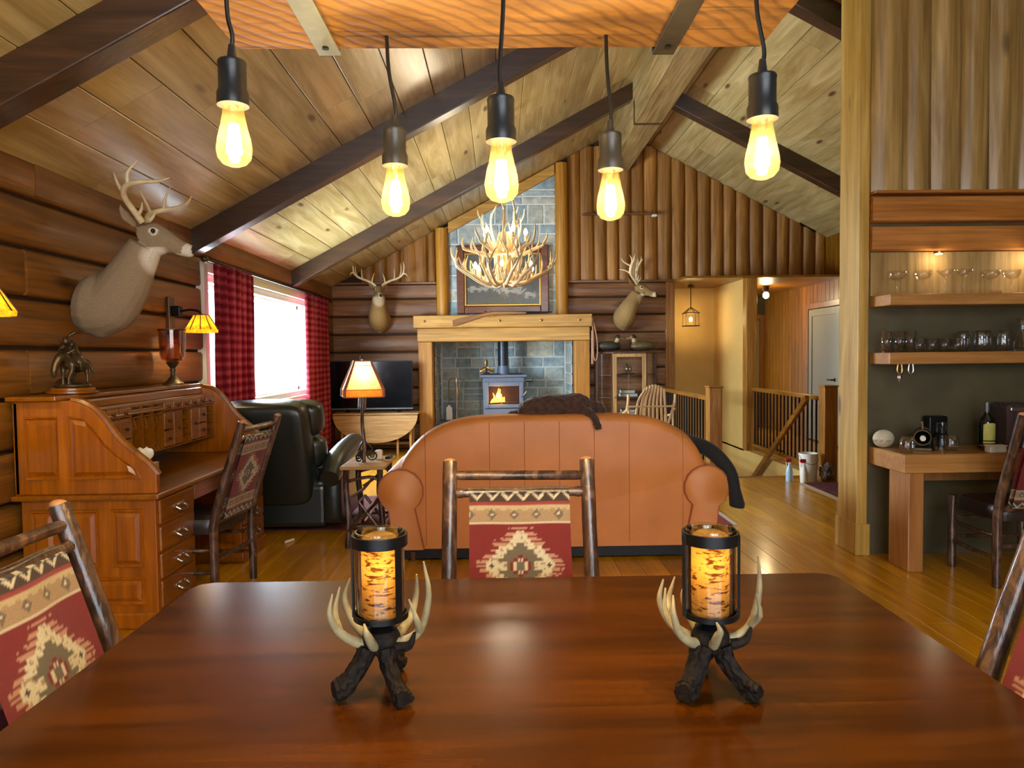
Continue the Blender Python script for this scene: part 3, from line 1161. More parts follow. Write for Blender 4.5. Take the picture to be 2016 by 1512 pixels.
struct('wall_stair', G().box(2.4, HX1 + 0.12, HY1, HY1 + 0.1, -2.4, 2.5).box(2.4, 2.5, HY0, HY1, -2.4, -0.02).box(2.4, 2.5, YB + 0.2, HY1, -0.02, 2.5), M_yellow, 'warm lamplit plaster wall at the end of the stair well', 'wall')
struct('wall_stair_side', G().box(HX1 - 0.012, HX1 + 0.12, 10.35, HY1, -0.02, 2.5).box(HX1 - 0.012, HX1 + 0.12, HY0, HY1, -2.4, 0.004), M_yellow, 'pale plaster side wall of the stair well', 'wall')
struct('trim_24', G().box(HX1 - 0.03, HX1 + 0.13, 10.2, 10.36, 0, 2.5), W_newel, 'square wooden post beside the stair well', 'post', bev=0.01)
struct('trim_25', G().box(2.56, 2.7, YB - 0.06, YB + 0.2, 0, 2.53), W_logV, 'brown post where the log wall ends beside the stair well', 'post', bev=0.01)
struct('trim_26', G().box(HX0 - 0.02, HX1, HY0 - 0.03, HY0 + 0.02, -0.12, 0.006), W_bar, 'wooden nosing at the top of the stairs', 'trim', bev=0.004)
st = thing('staircase', 'staircase going down behind the sofa between the railings', 'stairs', (3.0, 8.1, -0.2), kind='structure')
for k in range(9):
    G().box(HX0, HX1, HY0 + 0.02 + k * 0.27, HY0 + 0.31 + k * 0.27, -0.2 * (k + 1) - 0.05, -0.2 * (k + 1)).obj('tread', W_bar, st, bev=0.005)
    G().box(HX0, HX1, HY0 + 0.0 + k * 0.27, HY0 + 0.02 + k * 0.27, -0.2 * (k + 1), -0.2 * k - 0.05).obj('riser', M_white, st)

# ---------------------------------------------------------------- the wall behind the viewer, its glazing added for fill light
g = G()
g.box(XL, -1.7, YF - 0.12, YF, 0, 5).box(2.9, XR, YF - 0.12, YF, 0, 5).box(-1.7, 2.9, YF - 0.12, YF, 2.3, 2.5).box(-1.7, -0.5, YF - 0.12, YF, 2.5, 5)
g.box(-0.5, 2.9, YF - 0.12, YF, 3.7, 5)
wall_front = struct('wall_front', g, W_logB, 'log wall behind the dining table, its glazed openings added for fill light', 'wall')
wf = thing('window_added', 'added glass doors and gable glass for fill light behind the table', 'window', (0.6, YF, 0), kind='structure')
for i in range(4):
    a = -1.7 + i * 1.15
    g = G()
    for (p, q, r, s) in ((a, a + 0.07, 0, 2.3), (a + 1.08, a + 1.15, 0, 2.3), (a, a + 1.15, 2.2, 2.3), (a, a + 1.15, 0, 0.16)):
        g.box(p, q, YF - 0.07, YF - 0.01, r, s)
    fr = g.obj('added_glass_door', W_darkz, wf)
    G().box(a + 0.07, a + 1.08, YF - 0.05, YF - 0.045, 0.16, 2.2).obj('pane', M_pane, fr)
G().box(-0.5, 2.9, YF - 0.05, YF - 0.045, 2.5, 3.7).obj('pane', M_pane, wf)
# ================================================================== dining table
TZ = 0.76
tb = thing('dining_table', 'large glossy mahogany dining table in front with antler candle holders on it', 'table', (0.04, 1.45, 0))
tx0, tx1, ty0, ty1 = -0.90, 0.985, 0.72, 2.088
nb = 7
bw = (ty1 - ty0) / nb
for i in range(nb):
    a, b = ty0 + i * bw, ty0 + (i + 1) * bw
    r = 0.05
    if i == nb - 1:
        poly = [(tx0, a), (tx1, a), (tx1, b - r), (tx1 - r * 0.3, b - r * 0.3), (tx1 - r, b), (tx0 + r, b), (tx0 + r * 0.3, b - r * 0.3), (tx0, b - r)]
    elif i == 0:
        poly = [(tx0 + r, a), (tx1 - r, a), (tx1, a + r), (tx1, b), (tx0, b), (tx0, a + r)]
    else:
        poly = [(tx0, a), (tx1, a), (tx1, b), (tx0, b)]
    G().prism(poly, 'z', TZ - 0.035, TZ).obj('plank', W_table, tb)
G().box(tx0 + 0.08, tx1 - 0.08, ty0 + 0.08, ty1 - 0.08, TZ - 0.13, TZ - 0.035).obj('apron', W_table, tb, bev=0.006)
for x in (tx0 + 0.13, tx1 - 0.13):
    for y in (ty0 + 0.13, ty1 - 0.13):
        G().lathe([(0.03, 0), (0.035, 0.05), (0.028, 0.1), (0.05, 0.35), (0.04, 0.5), (0.055, 0.56), (0.055, TZ - 0.05)], 14, (x, y, 0)).obj('leg', W_table, tb, smooth=True)

# ================================================================== hickory chairs
CR, RED, GRY, DRK, WHT = lin((166, 148, 114)), lin((106, 22, 21)), lin((96, 84, 70)), lin((58, 40, 32)), lin((184, 174, 150))
TANW = lin((144, 118, 90))


def tri(x):
    return abs((x % 1.0) * 2 - 1)


def weave(u, d):
    """colour of the woven back at u across (0..1) and d metres down from the rail"""
    s = u - 0.5
    if d < 0.0:
        d = -d
    L = 0.49
    e = d if d < L / 2 else L - d
    if e < 0.045:
        z = abs(tri(u * 6.5) * 0.028 + 0.008 - e)
        return WHT if z < 0.006 else (DRK if e > 0.006 else TANW)
    if e < 0.055:
        return lin((130, 48, 44))
    if e < 0.115:
        m = e - 0.085
        q = (u * 4.5) % 1.0 - 0.5
        dd = abs(q) * 0.11 + abs(m) * 1.35
        if e > 0.108:
            return WHT
        if dd < 0.008:
            return WHT
        if dd < 0.024:
            return GRY
        if e < 0.066 + 0.008 * tri(u * 9):
            return CR
        return TANW
    c = d - L / 2
    a, b = abs(s) * 0.35, abs(c)
    st = lambda v, k=0.012: math.floor(v / k) * k
    r = a * 0.9 + st(b) * 1.1
    if r < 0.014:
        return GRY
    if r < 0.022:
        return WHT
    if r < 0.034:
        return RED
    if st(a) * 0.8 + st(b) * 1.0 < 0.066 and not (a > 0.045 and b < 0.012):
        return lin((92, 82, 66))
    if math.hypot(a - 0.098, b) < 0.014:
        return WHT if math.hypot(a - 0.098, b) > 0.006 else DRK
    w = noise.noise(Vector((s * 30, c * 120, 3.0)))
    if st(a) * 0.85 + st(b) < 0.1:
        return WHT if w > -0.25 else TANW
    if a + b * 1.05 < 0.155 + 0.03 * w and int(b * 260) % 2 == 0:
        return lin((164, 120, 100))
    return RED


def make_chair(label):
    t = thing('hickory_chair', label, 'chair', group='hickory chairs with woven backs')

    def post_y(z):
        return -0.205 if z < 0.45 else -0.205 - 0.195 * ((z - 0.45) / 0.62) ** 1.1
    for sx in (-1, 1):
        pts = [(sx * 0.237, post_y(z), z) for z in (0, 0.2, 0.45, 0.65, 0.85, 1.0, 1.055)]
        p = G().tube(pts, [0.024, 0.026, 0.026, 0.026, 0.025, 0.025, 0.024], 12, 2, wob=0.12).obj('back_post', M_bark, t, smooth=True, local=True)
        G().ell((sx * 0.237, post_y(1.06), 1.056), (0.021, 0.021, 0.012)).obj('cut_end', M_barkend, p, smooth=True, local=True)
        G().tube([(sx * 0.23, 0.225, 0), (sx * 0.232, 0.228, 0.25), (sx * 0.23, 0.225, 0.475)], 0.024, 12, 2, wob=0.12).obj('front_leg', M_bark, t, smooth=True, local=True)
        for z in (0.18, 0.31):
            G().tube([(sx * 0.232, -0.205, z), (sx * 0.238, 0, z - 0.01), (sx * 0.232, 0.225, z)], [0.01, 0.015, 0.01], 8, 2, wob=0.15).obj('side_stretcher', M_bark, t, smooth=True, local=True)
    for z in (0.2, 0.33):
        G().tube([(-0.23, 0.225, z), (0, 0.23, z), (0.23, 0.225, z)], [0.01, 0.015, 0.01], 8, 2, wob=0.15).obj('front_stretcher', M_bark, t, smooth=True, local=True)
    G().tube([(-0.237, -0.205, 0.25), (0.237, -0.205, 0.25)], 0.013, 8, wob=0.15).obj('back_stretcher', M_bark, t, smooth=True, local=True)
    zt = 1.005
    G().tube([(-0.235, post_y(zt), zt - 0.002), (-0.2, post_y(zt), zt), (0.2, post_y(zt), zt + 0.004), (0.235, post_y(zt), zt + 0.006)], [0.011, 0.0165, 0.0165, 0.01], 10, 0, wob=0.1).obj('top_rail', M_bark, t, smooth=True, local=True)
    for z in (0.952, 0.47):
        G().tube([(-0.235, post_y(z), z), (-0.205, post_y(z), z), (-0.185, post_y(z), z), (0.185, post_y(z), z), (0.205, post_y(z), z), (0.235, post_y(z), z)], [0.008, 0.019, 0.016, 0.016, 0.019, 0.008], 10, 0, wob=0.08).obj('back_rail', M_bark, t, smooth=True, local=True)
    # seat pad
    rings = []
    for k, (sc_, z) in enumerate(((0.97, 0.395), (1.0, 0.43), (1.0, 0.46), (0.96, 0.482), (0.8, 0.493), (0.3, 0.497))):
        ring = []
        for i in range(28):
            a = 2 * PI * i / 28
            cx, sy = math.cos(a), math.sin(a)
            ex = 0.33
            ring.append((0.225 * sc_ * math.copysign(abs(cx) ** ex, cx), 0.01 + 0.215 * sc_ * math.copysign(abs(sy) ** ex, sy), z))
        rings.append(ring)
    G().loft(rings).obj('seat', M_seat, t, smooth=True, local=True)
    # woven back: hangs from the upper rail to the lower, wrapped over both
    W, L = 0.34, 0.49
    zr = 0.952

    def fn(u, v):
        x = (u - 0.5) * W
        d = v * L
        z = zr + 0.018 - d
        y = post_y(max(z, 0.45)) - 0.02 - 0.004 * math.sin(u * 9)
        if d < 0.02:
            y += (0.02 - d) * 1.0
        return (x, y, z)
    nu, nv = 64, 92
    gg = G().grid(fn, nu, nv)
    nback = len(gg.v)
    gg.grid(lambda u, v: (fn(u, v)[0], fn(u, v)[1] + 0.008 + 0.032 * (1 if v > 0.03 else 0.3), fn(u, v)[2]), nu, nv)
    me = gg.mesh('woven_back')
    ca = me.color_attributes.new('Col', 'FLOAT_COLOR', 'POINT')
    for i in range(len(me.vertices)):
        j = i % nback
        ca.data[i].color = weave((j % (nu + 1)) / nu, (j // (nu + 1)) / nv * L)
    link_mesh('woven_back', me, M_blanket, t, smooth=True)
    return t


ch0 = make_chair('bark hickory chair with red woven back, centred between dining table and tan sofa')
ch0.location = (0.06, 2.06, 0)
ch0.rotation_euler = (0, 0, PI)       # back towards the sofa, seat under the table


def place_chair(x, y, rz, label):
    return dup(ch0, (x, y, 0), rz, label)


# the back posts stand behind the seat: chair faces local +y
place_chair(-0.73, 1.575, -PI / 2, 'bark hickory chair with red woven back at the end of table nearest the desk')
place_chair(0.79, 1.29, PI / 2, 'bark hickory chair cut off by the photo edge at the table end nearest the bar')
place_chair(-1.845, 4.37, PI / 2 - 0.12, 'bark hickory chair with red diamond woven back pulled up to the roll-top desk')
place_chair(3.19, 4.36, 0.0, 'bark hickory chair with black seat tucked under the bar counter')

# ================================================================== roll-top desk
DX0, DXF, DY_0, DY_1 = -2.53, -1.80, 3.72, 5.40
SZ = 0.72
dk = thing('roll_top_desk', 'open oak roll-top desk with brass pulls against the log wall', 'desk', (-2.16, 4.56, 0))
prof = [(DXF, SZ), (DXF, 0.818), (-1.847, 0.876), (-1.916, 0.934), (-1.993, 1.003), (-2.053, 1.09), (-2.11, 1.158), (-2.17, 1.198), (-2.233, 1.212), (DX0, 1.212), (DX0, SZ)]
for y0, y1, out in ((DY_0, DY_0 + 0.04, DY_0), (DY_1 - 0.04, DY_1, None)):
    sp = G().prism(prof, 'y', y0, y1).obj('side_panel', W_desk, dk, bev=0.006)
    if out is not None:
        # raised fields and bright edge bead of the S-shaped side
        def inset(poly, d):
            cx = sum(p[0] for p in poly) / len(poly)
            cz = sum(p[1] for p in poly) / len(poly)
            return [(p[0] + (cx - p[0]) * d, p[1] + (cz - p[1]) * d) for p in poly]
        f1 = [(-2.47, 0.80), (-2.30, 0.80), (-2.30, 1.13), (-2.47, 1.13)]
        f2 = [(-2.25, 0.80), (-1.885, 0.80), (-1.90, 0.845), (-1.98, 0.91), (-2.06, 0.985), (-2.12, 1.07), (-2.17, 1.12), (-2.25, 1.135)]
        for f in (f1, f2):
            gg = G()
            A, B, B2, C = f, inset(f, 0.05), inset(f, 0.10), inset(f, 0.26)
            gg.loft([[(p[0], out + 0.002, p[1]) for p in A], [(p[0], out - 0.011, p[1]) for p in inset(f, 0.02)], [(p[0], out - 0.010, p[1]) for p in B], [(p[0], out + 0.001, p[1]) for p in B2], [(p[0], out - 0.014, p[1]) for p in C]])
            gg.obj('raised_field', W_desk, sp, smooth=True, ang=25)
    # S-shaped edge moulding
    edge = [(p[0], (y0 + y1) / 2, p[1]) for p in prof[1:9]]
    G().tube(edge, 0.022, 8, 2).obj('edge_moulding', W_deskx, sp, smooth=True)
G().box(DX0 - 0.01, -2.28, DY_0 - 0.045, DY_1 + 0.04, 1.212, 1.236).obj('top_board', W_deskx, dk, bev=0.006)
G().box(DX0, -2.235, DY_0 + 0.04, DY_1 - 0.04, 1.155, 1.21).obj('top_moulding', W_deskx, dk, bev=0.012)
for k in range(5):      # the last slats of the rolled-up shutter
    x, z = -2.225 + k * 0.018, 1.150 - k * 0.011
    G().tube([(x, DY_0 + 0.04, z), (x, DY_1 - 0.04, z)], 0.011, 8).obj('slat', W_deskx, dk, smooth=True)
G().box(DX0 - 0.01, DXF + 0.02, DY_0 - 0.03, DY_1 + 0.03, SZ - 0.028, SZ).obj('writing_top', W_deskx, dk, bev=0.008)
G().box(DX0, DX0 + 0.02, DY_0, DY_1, SZ, 1.2).obj('back_board', W_deskx, dk)
for y0, y1 in ((DY_0 + 0.01, DY_0 + 0.47), (DY_1 - 0.47, DY_1 - 0.01)):
    pd = G().box(DX0 + 0.02, DXF - 0.015, y0, y1, 0.06, SZ - 0.028).obj('pedestal', W_desk, dk, bev=0.004)
    G().box(DX0 + 0.01, DXF + 0.005, y0 - 0.01, y1 + 0.01, 0, 0.09).obj('plinth', W_desk, pd, bev=0.012)
    hs = [0.145, 0.145, 0.145, 0.155]
    z = SZ - 0.04
    for h in hs:
        dr = G().box(DXF - 0.02, DXF + 0.0, y0 + 0.025, y1 - 0.025, z - h + 0.012, z).obj('drawer', W_deskx, dk, bev=0.008)
        ym, zm = (y0 + y1) / 2, z - h / 2
        hg = G()
        hg.tube([(DXF + 0.004, ym - 0.05, zm + 0.008), (DXF + 0.03, ym - 0.045, zm - 0.01), (DXF + 0.034, ym, zm - 0.022), (DXF + 0.03, ym + 0.045, zm - 0.01), (DXF + 0.004, ym + 0.05, zm + 0.008)], 0.006, 8, 2)
        hg.ell((DXF + 0.004, ym - 0.05, zm + 0.008), (0.008, 0.016, 0.016)).ell((DXF + 0.004, ym + 0.05, zm + 0.008), (0.008, 0.016, 0.016))
        hg.obj('pull', M_silver, dr, smooth=True)
        z -= h
# framed end of the near pedestal
for (a, b, c, d) in ((-2.47, -2.33, 0.33, 0.64), (-2.27, -2.11, 0.33, 0.64), (-2.05, -1.88, 0.33, 0.64), (-2.47, -1.88, 0.13, 0.28)):
    f = [(a, c), (b, c), (b, d), (a, d)]
    B = [(a + 0.02, c + 0.02), (b - 0.02, c + 0.02), (b - 0.02, d - 0.02), (a + 0.02, d - 0.02)]
    C = [(a + 0.04, c + 0.04), (b - 0.04, c + 0.04), (b - 0.04, d - 0.04), (a + 0.04, d - 0.04)]
    Bq = [(a + 0.004, c + 0.004), (b - 0.004, c + 0.004), (b - 0.004, d - 0.004), (a + 0.004, d - 0.004)]
    B0 = [(a + 0.012, c + 0.012), (b - 0.012, c + 0.012), (b - 0.012, d - 0.012), (a + 0.012, d - 0.012)]
    o_ = DY_0 + 0.01
    G().loft([[(p[0], o_ + 0.002, p[1]) for p in f], [(p[0], o_ - 0.010, p[1]) for p in Bq], [(p[0], o_ - 0.009, p[1]) for p in B0], [(p[0], o_ + 0.001, p[1]) for p in B], [(p[0], o_ - 0.012, p[1]) for p in C]]).obj('raised_field', W_desk, dk, smooth=True, ang=25)
G().box(DXF - 0.03, DXF - 0.01, DY_0 + 0.48, DY_1 - 0.48, SZ - 0.13, SZ - 0.028).obj('knee_drawer', W_deskx, dk, bev=0.005)
G().box(DX0 + 0.02, DX0 + 0.04, DY_0 + 0.47, DY_1 - 0.47, 0.1, SZ - 0.03).obj('modesty_panel', W_darkz, dk)
# pigeonholes
gx0, gx1 = DX0 + 0.02, -2.15
GZ = 0.855
gal = G()
for z in (GZ, 1.085, 1.15):
    gal.box(gx0, gx1, DY_0 + 0.05, DY_1 - 0.05, z - 0.008, z)
ys = [DY_0 + 0.05 + i * (DY_1 - DY_0 - 0.1) / 12 for i in range(13)]
for i, y in enumerate(ys):
    gal.box(gx0, gx1, y - 0.005, y + 0.005, GZ, 1.15)
gal.box(gx0, gx0 + 0.012, DY_0 + 0.05, DY_1 - 0.05, GZ, 1.15)
gallery = gal.obj('pigeonholes', W_deskx, dk)
fr = {0: 'd', 1: 'd', 2: 'd', 3: 's', 4: 's', 5: 's', 6: 'd', 7: 'p', 8: 'h', 9: 'p', 10: 'd', 11: 'h'}
for i in range(12):
    a, b = ys[i] + 0.006, ys[i + 1] - 0.006
    if i not in (3, 4, 5):
        G().box(gx1 - 0.02, gx1 + 0.004, a, b, 1.09, 1.142).obj('small_drawer', W_deskx, gallery, bev=0.003)
        G().tube([(gx1 + 0.004, (a + b) / 2 - 0.02, 1.12), (gx1 + 0.016, (a + b) / 2, 1.108), (gx1 + 0.004, (a + b) / 2 + 0.02, 1.12)], 0.003, 6, 2).obj('small_pull', M_iron, gallery, smooth=True)
    k = fr[i]
    if k in ('d', 'p'):
        hh = [(GZ + 0.006, GZ + 0.105), (GZ + 0.115, 1.075)] if k == 'd' else [(GZ + 0.006, 1.075)]
        for (c, d) in hh:
            G().box(gx1 - 0.02, gx1 + 0.004, a, b, c, d).obj('small_drawer', W_deskx, gallery, bev=0.003)
            G().ell((gx1 + 0.012, (a + b) / 2, (c + d) / 2), (0.01, 0.01, 0.01), nu=8, nv=6).obj('small_pull', M_iron, gallery, smooth=True)
    elif k == 'h':
        for q in range(1, 4):
            z = GZ + q * 0.055
            G().box(gx0 + 0.02, gx1 - 0.005, a, b, z - 0.004, z).obj('letter_shelf', W_deskx, gallery)
    else:
        for q in range(1, 3):
            y = a + (b - a) * q / 3
            G().prism([(gx0 + 0.01, GZ), (gx1 - 0.01, GZ), (gx1 - 0.05, GZ + 0.07), (gx1 - 0.015, GZ + 0.15), (gx1 - 0.03, 1.075), (gx0 + 0.01, 1.075)], 'y', y - 0.003, y + 0.003).obj('letter_divider', W_deskx, gallery)
# things on the desk
tag(G().box(-1.98, -1.87, 3.80, 3.90, SZ, SZ + 0.145).obj('tissue_box', plain('mauve_card', (150, 132, 128), 0.6), bev=0.004), 'mauve tissue box just inside the desk side', 'tissue box')
me = blob(G().ell((-1.925, 3.85, SZ + 0.17), (0.03, 0.014, 0.045), (0.2, 0.1, 0)).ell((-1.905, 3.85, SZ + 0.19), (0.03, 0.012, 0.04), (0.3, 0.5, 0.4)).ell((-1.945, 3.845, SZ + 0.19), (0.03, 0.012, 0.042), (-0.2, -0.4, -0.3)).ell((-1.925, 3.87, SZ + 0.195), (0.025, 0.01, 0.035), (0.1, 0.1, 1.2)), 0.006, 2, 'tissue')
tag(link_mesh('tissue', me, M_white, None, True), 'crumpled white tissue sticking out of the mauve box', 'tissue')

# ================================================================== bronze statue on the desk
bz = thing('bronze_statue', 'small bronze horse and rider statue on an oval wooden base', 'statue', (-2.37, 3.98, 1.236))
G().lathe([(0.12, 0), (0.128, 0.006), (0.128, 0.016), (0.11, 0.022), (0.11, 0.032), (0.1, 0.036)], 28).obj('base', W_deskx, bz, smooth=True, local=True)
q = G()
q.ell((0, 0, 0.045), (0.095, 0.085, 0.02))
q.ell((-0.05, 0.02, 0.06), (0.05, 0.05, 0.03))
q.ell((0.005, 0, 0.185), (0.042, 0.08, 0.045), (0.35, 0, 0))             # barrel
q.ell((0.0, 0.06, 0.165), (0.042, 0.045, 0.05))                            # croup
q.tube([(0.0, -0.06, 0.195), (-0.005, -0.095, 0.205), (-0.015, -0.115, 0.17)], [0.034, 0.026, 0.02], 8, 3)   # neck hanging
q.tube([(-0.015, -0.115, 0.175), (-0.02, -0.13, 0.125), (-0.02, -0.125, 0.095)], [0.02, 0.017, 0.011], 8, 2)  # head
for (x, y, dx, dy) in ((-0.025, -0.045, 0.012, -0.02), (0.03, -0.04, -0.012, -0.025), (-0.025, 0.075, -0.01, 0.0), (0.03, 0.08, 0.012, -0.01)):
    q.tube([(x, y, 0.17), (x + dx * 0.5, y + dy * 0.3, 0.12), (x + dx, y + dy, 0.085), (x + dx, y + dy, 0.05)], [0.02, 0.012, 0.008, 0.009], 7, 2)
q.tube([(0.0, 0.1, 0.19), (0.02, 0.125, 0.17), (0.05, 0.13, 0.1)], [0.012, 0.014, 0.006], 7, 3)              # tail
q.tube([(0.005, 0.01, 0.215), (0.005, -0.01, 0.26), (0.005, -0.035, 0.285)], [0.032, 0.03, 0.022], 9, 3)      # rider slumped forward
q.ell((0.005, -0.055, 0.29), (0.02, 0.022, 0.024))
for s in (-1, 1):
    q.tube([(0.005 + s * 0.02, 0.01, 0.215), (0.005 + s * 0.048, -0.01, 0.175), (0.005 + s * 0.046, 0.0, 0.125)], [0.017, 0.014, 0.01], 7, 2)
    q.tube([(0.005 + s * 0.028, -0.025, 0.275), (0.005 + s * 0.04, -0.055, 0.24), (0.005, -0.075, 0.22)], [0.012, 0.01, 0.008], 7, 2)
q.tube([(0.005, -0.045, 0.31), (0.035, -0.02, 0.34), (0.055, 0.0, 0.33)], [0.008, 0.012, 0.004], 6, 2)
q.tube([(-0.06, -0.01, 0.3), (0.0, -0.06, 0.235), (0.085, -0.08, 0.14)], 0.004, 6)
link_mesh('horse_and_rider', blob(q, 0.0055, 2, 'horse_and_rider'), M_bronze, bz, True)

# goblet hurricane lamp on the desk
hb = thing('hurricane_goblet', 'amber crackle glass goblet on a dark bronze foot atop the desk', 'goblet', (-2.41, 5.28, 1.236))
G().lathe([(0.075, 0), (0.074, 0.008), (0.045, 0.03), (0.02, 0.06), (0.016, 0.09), (0.022, 0.105), (0.017, 0.12), (0.034, 0.14), (0.05, 0.165), (0.03, 0.168)], 24).obj('foot', M_bronze, hb, smooth=True, local=True)
G().lathe([(0.03, 0.166), (0.075, 0.18), (0.088, 0.22), (0.09, 0.3), (0.094, 0.4), (0.088, 0.4), (0.084, 0.3), (0.082, 0.22), (0.07, 0.19), (0.03, 0.176)], 28, open_=True).obj('glass_bowl', M_amberg, hb, smooth=True, local=True)
G().lathe([(0.088, 0.397), (0.097, 0.397), (0.097, 0.406), (0.088, 0.406), (0.088, 0.397)], 28, open_=True).obj('rim', M_bronze, hb, smooth=True, local=True)
G().lathe([(0.04, 0.19), (0.04, 0.3), (0.0, 0.3)], 18).obj('candle', M_wax, hb, smooth=True, local=True)

# ================================================================== sofa
SX0, SX1, SY0 = -0.845, 1.565, 4.85
sf = thing('leather_sofa', 'big tan leather camelback sofa with rolled arms, seen from behind', 'sofa', (0.36, 5.3, 0))
back = [(-0.70, 0.60), (-0.70, 0.62), (-0.66, 0.72), (-0.55, 0.85), (-0.40, 0.94), (-0.2, 0.99), (0.1, 1.003), (0.62, 1.003), (0.92, 0.99), (1.1, 0.95), (1.27, 0.86), (1.37, 0.74), (1.42, 0.62), (1.42, 0.60)]
back = [tuple(p)[:2] for p in [(v.x, v.y) for v in catmull([Vector((p[0], p[1], 0)) for p in back], 3)]]
outline = [(-0.70, 0.10)] + back + [(1.42, 0.10)]
inner = lambda d: [(0.36 + (p[0] - 0.36) * (1 - d / 1.05), 0.07 + (p[1] - 0.07) * (1 - d / 0.93)) for p in outline]
rings = [[(p[0], SY0 + y, p[1]) for p in inner(d)] for d, y in ((0.05, 0.0), (0.02, 0.006), (0.0, 0.03), (-0.012, 0.09), (-0.008, 0.17), (0.02, 0.23), (0.06, 0.25))]
sb = G().loft(rings).obj('backrest', M_tan, sf, smooth=True, ang=60)
# stitched seams down the back
for x in (-0.52, -0.08, 0.16, 0.40, 0.64, 0.88, 1.25):
    zt = max((p[1] for p in outline if abs(p[0] - x) < 0.12), default=0.9) - 0.045
    G().tube([(x, SY0 + 0.0005, 0.12), (x, SY0 + 0.0005, zt), (x, SY0 + 0.012, zt + 0.02)], 0.0022, 5).obj('seam', mk_leather('seam_leather_%d' % int(x * 100 + 100), (150, 78, 40)), sb)
M_pipe2 = mk_leather('piping_leather', (150, 80, 42))
for s, xo in ((-1, SX0), (1, SX1)):
    # arm with a scroll end: profile swept from the back to the front
    pr = []
    for k in range(15):
        a = math.radians(-58 + k * 290 / 14)
        pr.append((0.155 + 0.155 * math.cos(PI - a), 0.505 + 0.15 * math.sin(a)))
    pr = [(0.10, 0.10)] + pr[:] + [(0.31, 0.10)]
    pts = [(xo - s * p[0], p[1]) for p in pr]
    cx = sum(p[0] for p in pts) / len(pts)
    sh = lambda d: [(cx + (p[0] - cx) * (1 - d), 0.07 + (p[1] - 0.07) * (1 - d * 0.3)) for p in pts]
    G().loft([[(p[0], SY0 + y, p[1]) for p in sh(d)] for d, y in ((0.06, -0.03), (0.015, -0.022), (0, -0.005), (0, 0.86), (0.04, 0.9), (0.12, 0.91))]).obj('arm', M_tan, sf, smooth=True, ang=55)
    # piping of the scroll
    ring = [(p[0], SY0 - 0.022, p[1]) for p in sh(0.012)]
    G().tube(ring, 0.006, 6).obj('piping', M_pipe2, sf, smooth=True)
G().box(-0.6, 1.32, SY0 + 0.12, SY0 + 0.88, 0.07, 0.3).obj('seat_base', M_tan, sf, bev=0.02)
for k in range(3):
    a = -0.54 + k * 0.60
    G().box(a, a + 0.595, SY0 + 0.24, SY0 + 0.9, 0.3, 0.46).obj('seat_cushion', M_tan, sf, bev=0.05, segs=4, smooth=True)
for x in (-0.62, 1.34):
    for y in (SY0 + 0.06, SY0 + 0.84):
        G().lathe([(0.02, 0), (0.03, 0.07)], 12, (x, y, 0)).obj('foot', W_darkz, sf, smooth=True)
G().box(-0.68, 1.40, SY0 + 0.04, SY0 + 0.84, 0.02, 0.12).obj('gap_shade', M_black, sf)  # black box filling the gap, its colour standing in for shade below the sofa

# dark brown cat asleep along the sofa back
q = G()
cyy, cz = 4.975, 0.985
q.tube([(0.13, cyy, cz + 0.03), (0.2, cyy, cz + 0.06), (0.32, cyy, cz + 0.075), (0.45, cyy, cz + 0.078), (0.55, cyy, cz + 0.085), (0.62, cyy - 0.005, cz + 0.07)], [0.035, 0.07, 0.085, 0.08, 0.085, 0.055], 14, 3, flat=1.1)
q.ell((0.2, cyy + 0.01, cz + 0.055), (0.085, 0.08, 0.065))
q.ell((0.67, cyy - 0.01, cz + 0.065), (0.055, 0.05, 0.047))
q.ell((0.712, cyy - 0.015, cz + 0.05), (0.03, 0.028, 0.025))
for s in (-1, 1):
    q.tube([(0.655, cyy - 0.01 + s * 0.03, cz + 0.095), (0.65, cyy - 0.012 + s * 0.036, cz + 0.135)], [0.022, 0.004], 8)
q.tube([(0.58, cyy - 0.06, cz + 0.05), (0.63, cyy - 0.125, cz + 0.02), (0.655, 4.81, cz - 0.04), (0.665, 4.805, cz - 0.075)], [0.034, 0.03, 0.025, 0.022], 10, 3)
q.tube([(0.63, cyy + 0.04, cz + 0.035), (0.74, cyy + 0.03, cz + 0.02)], [0.025, 0.022], 8)
q.tube([(0.14, cyy, cz + 0.035), (0.06, cyy + 0.04, cz + 0.02), (0.02, cyy + 0.1, cz - 0.03), (0.0, cyy + 0.17, cz - 0.1)], [0.024, 0.02, 0.018, 0.014], 8, 3)
me = blob(q, 0.009, 3, 'sleeping_cat')
for v in me.vertices:
    d = noise.noise(v.co * 60) * 0.006 + noise.noise(v.co * 22) * 0.006
    v.co += v.normal * d
cat = link_mesh('sleeping_cat', me, M_catfur, None, True, ang=180)
tag(cat, 'dark brown cat asleep on the sofa back, one paw hanging', 'cat')

# black plush tube over the right arm
q = G().tube([(1.30, 5.15, 0.80), (1.42, 5.02, 0.765), (1.50, 4.93, 0.71), (1.575, 4.86, 0.60), (1.60, 4.83, 0.48), (1.615, 4.82, 0.385), (1.615, 4.82, 0.365)], [0.05, 0.052, 0.052, 0.048, 0.042, 0.052, 0.046], 14, 4)
tag(q.obj('plush_tube', M_plush, None, True, ang=80), 'long black plush tube bent down over the sofa arm beside the hall floor', 'plush')

# ================================================================== green recliner
rc = thing('recliner', 'dark green leather recliner under the window with its back turned', 'armchair', (-1.75, 6.1, 0))


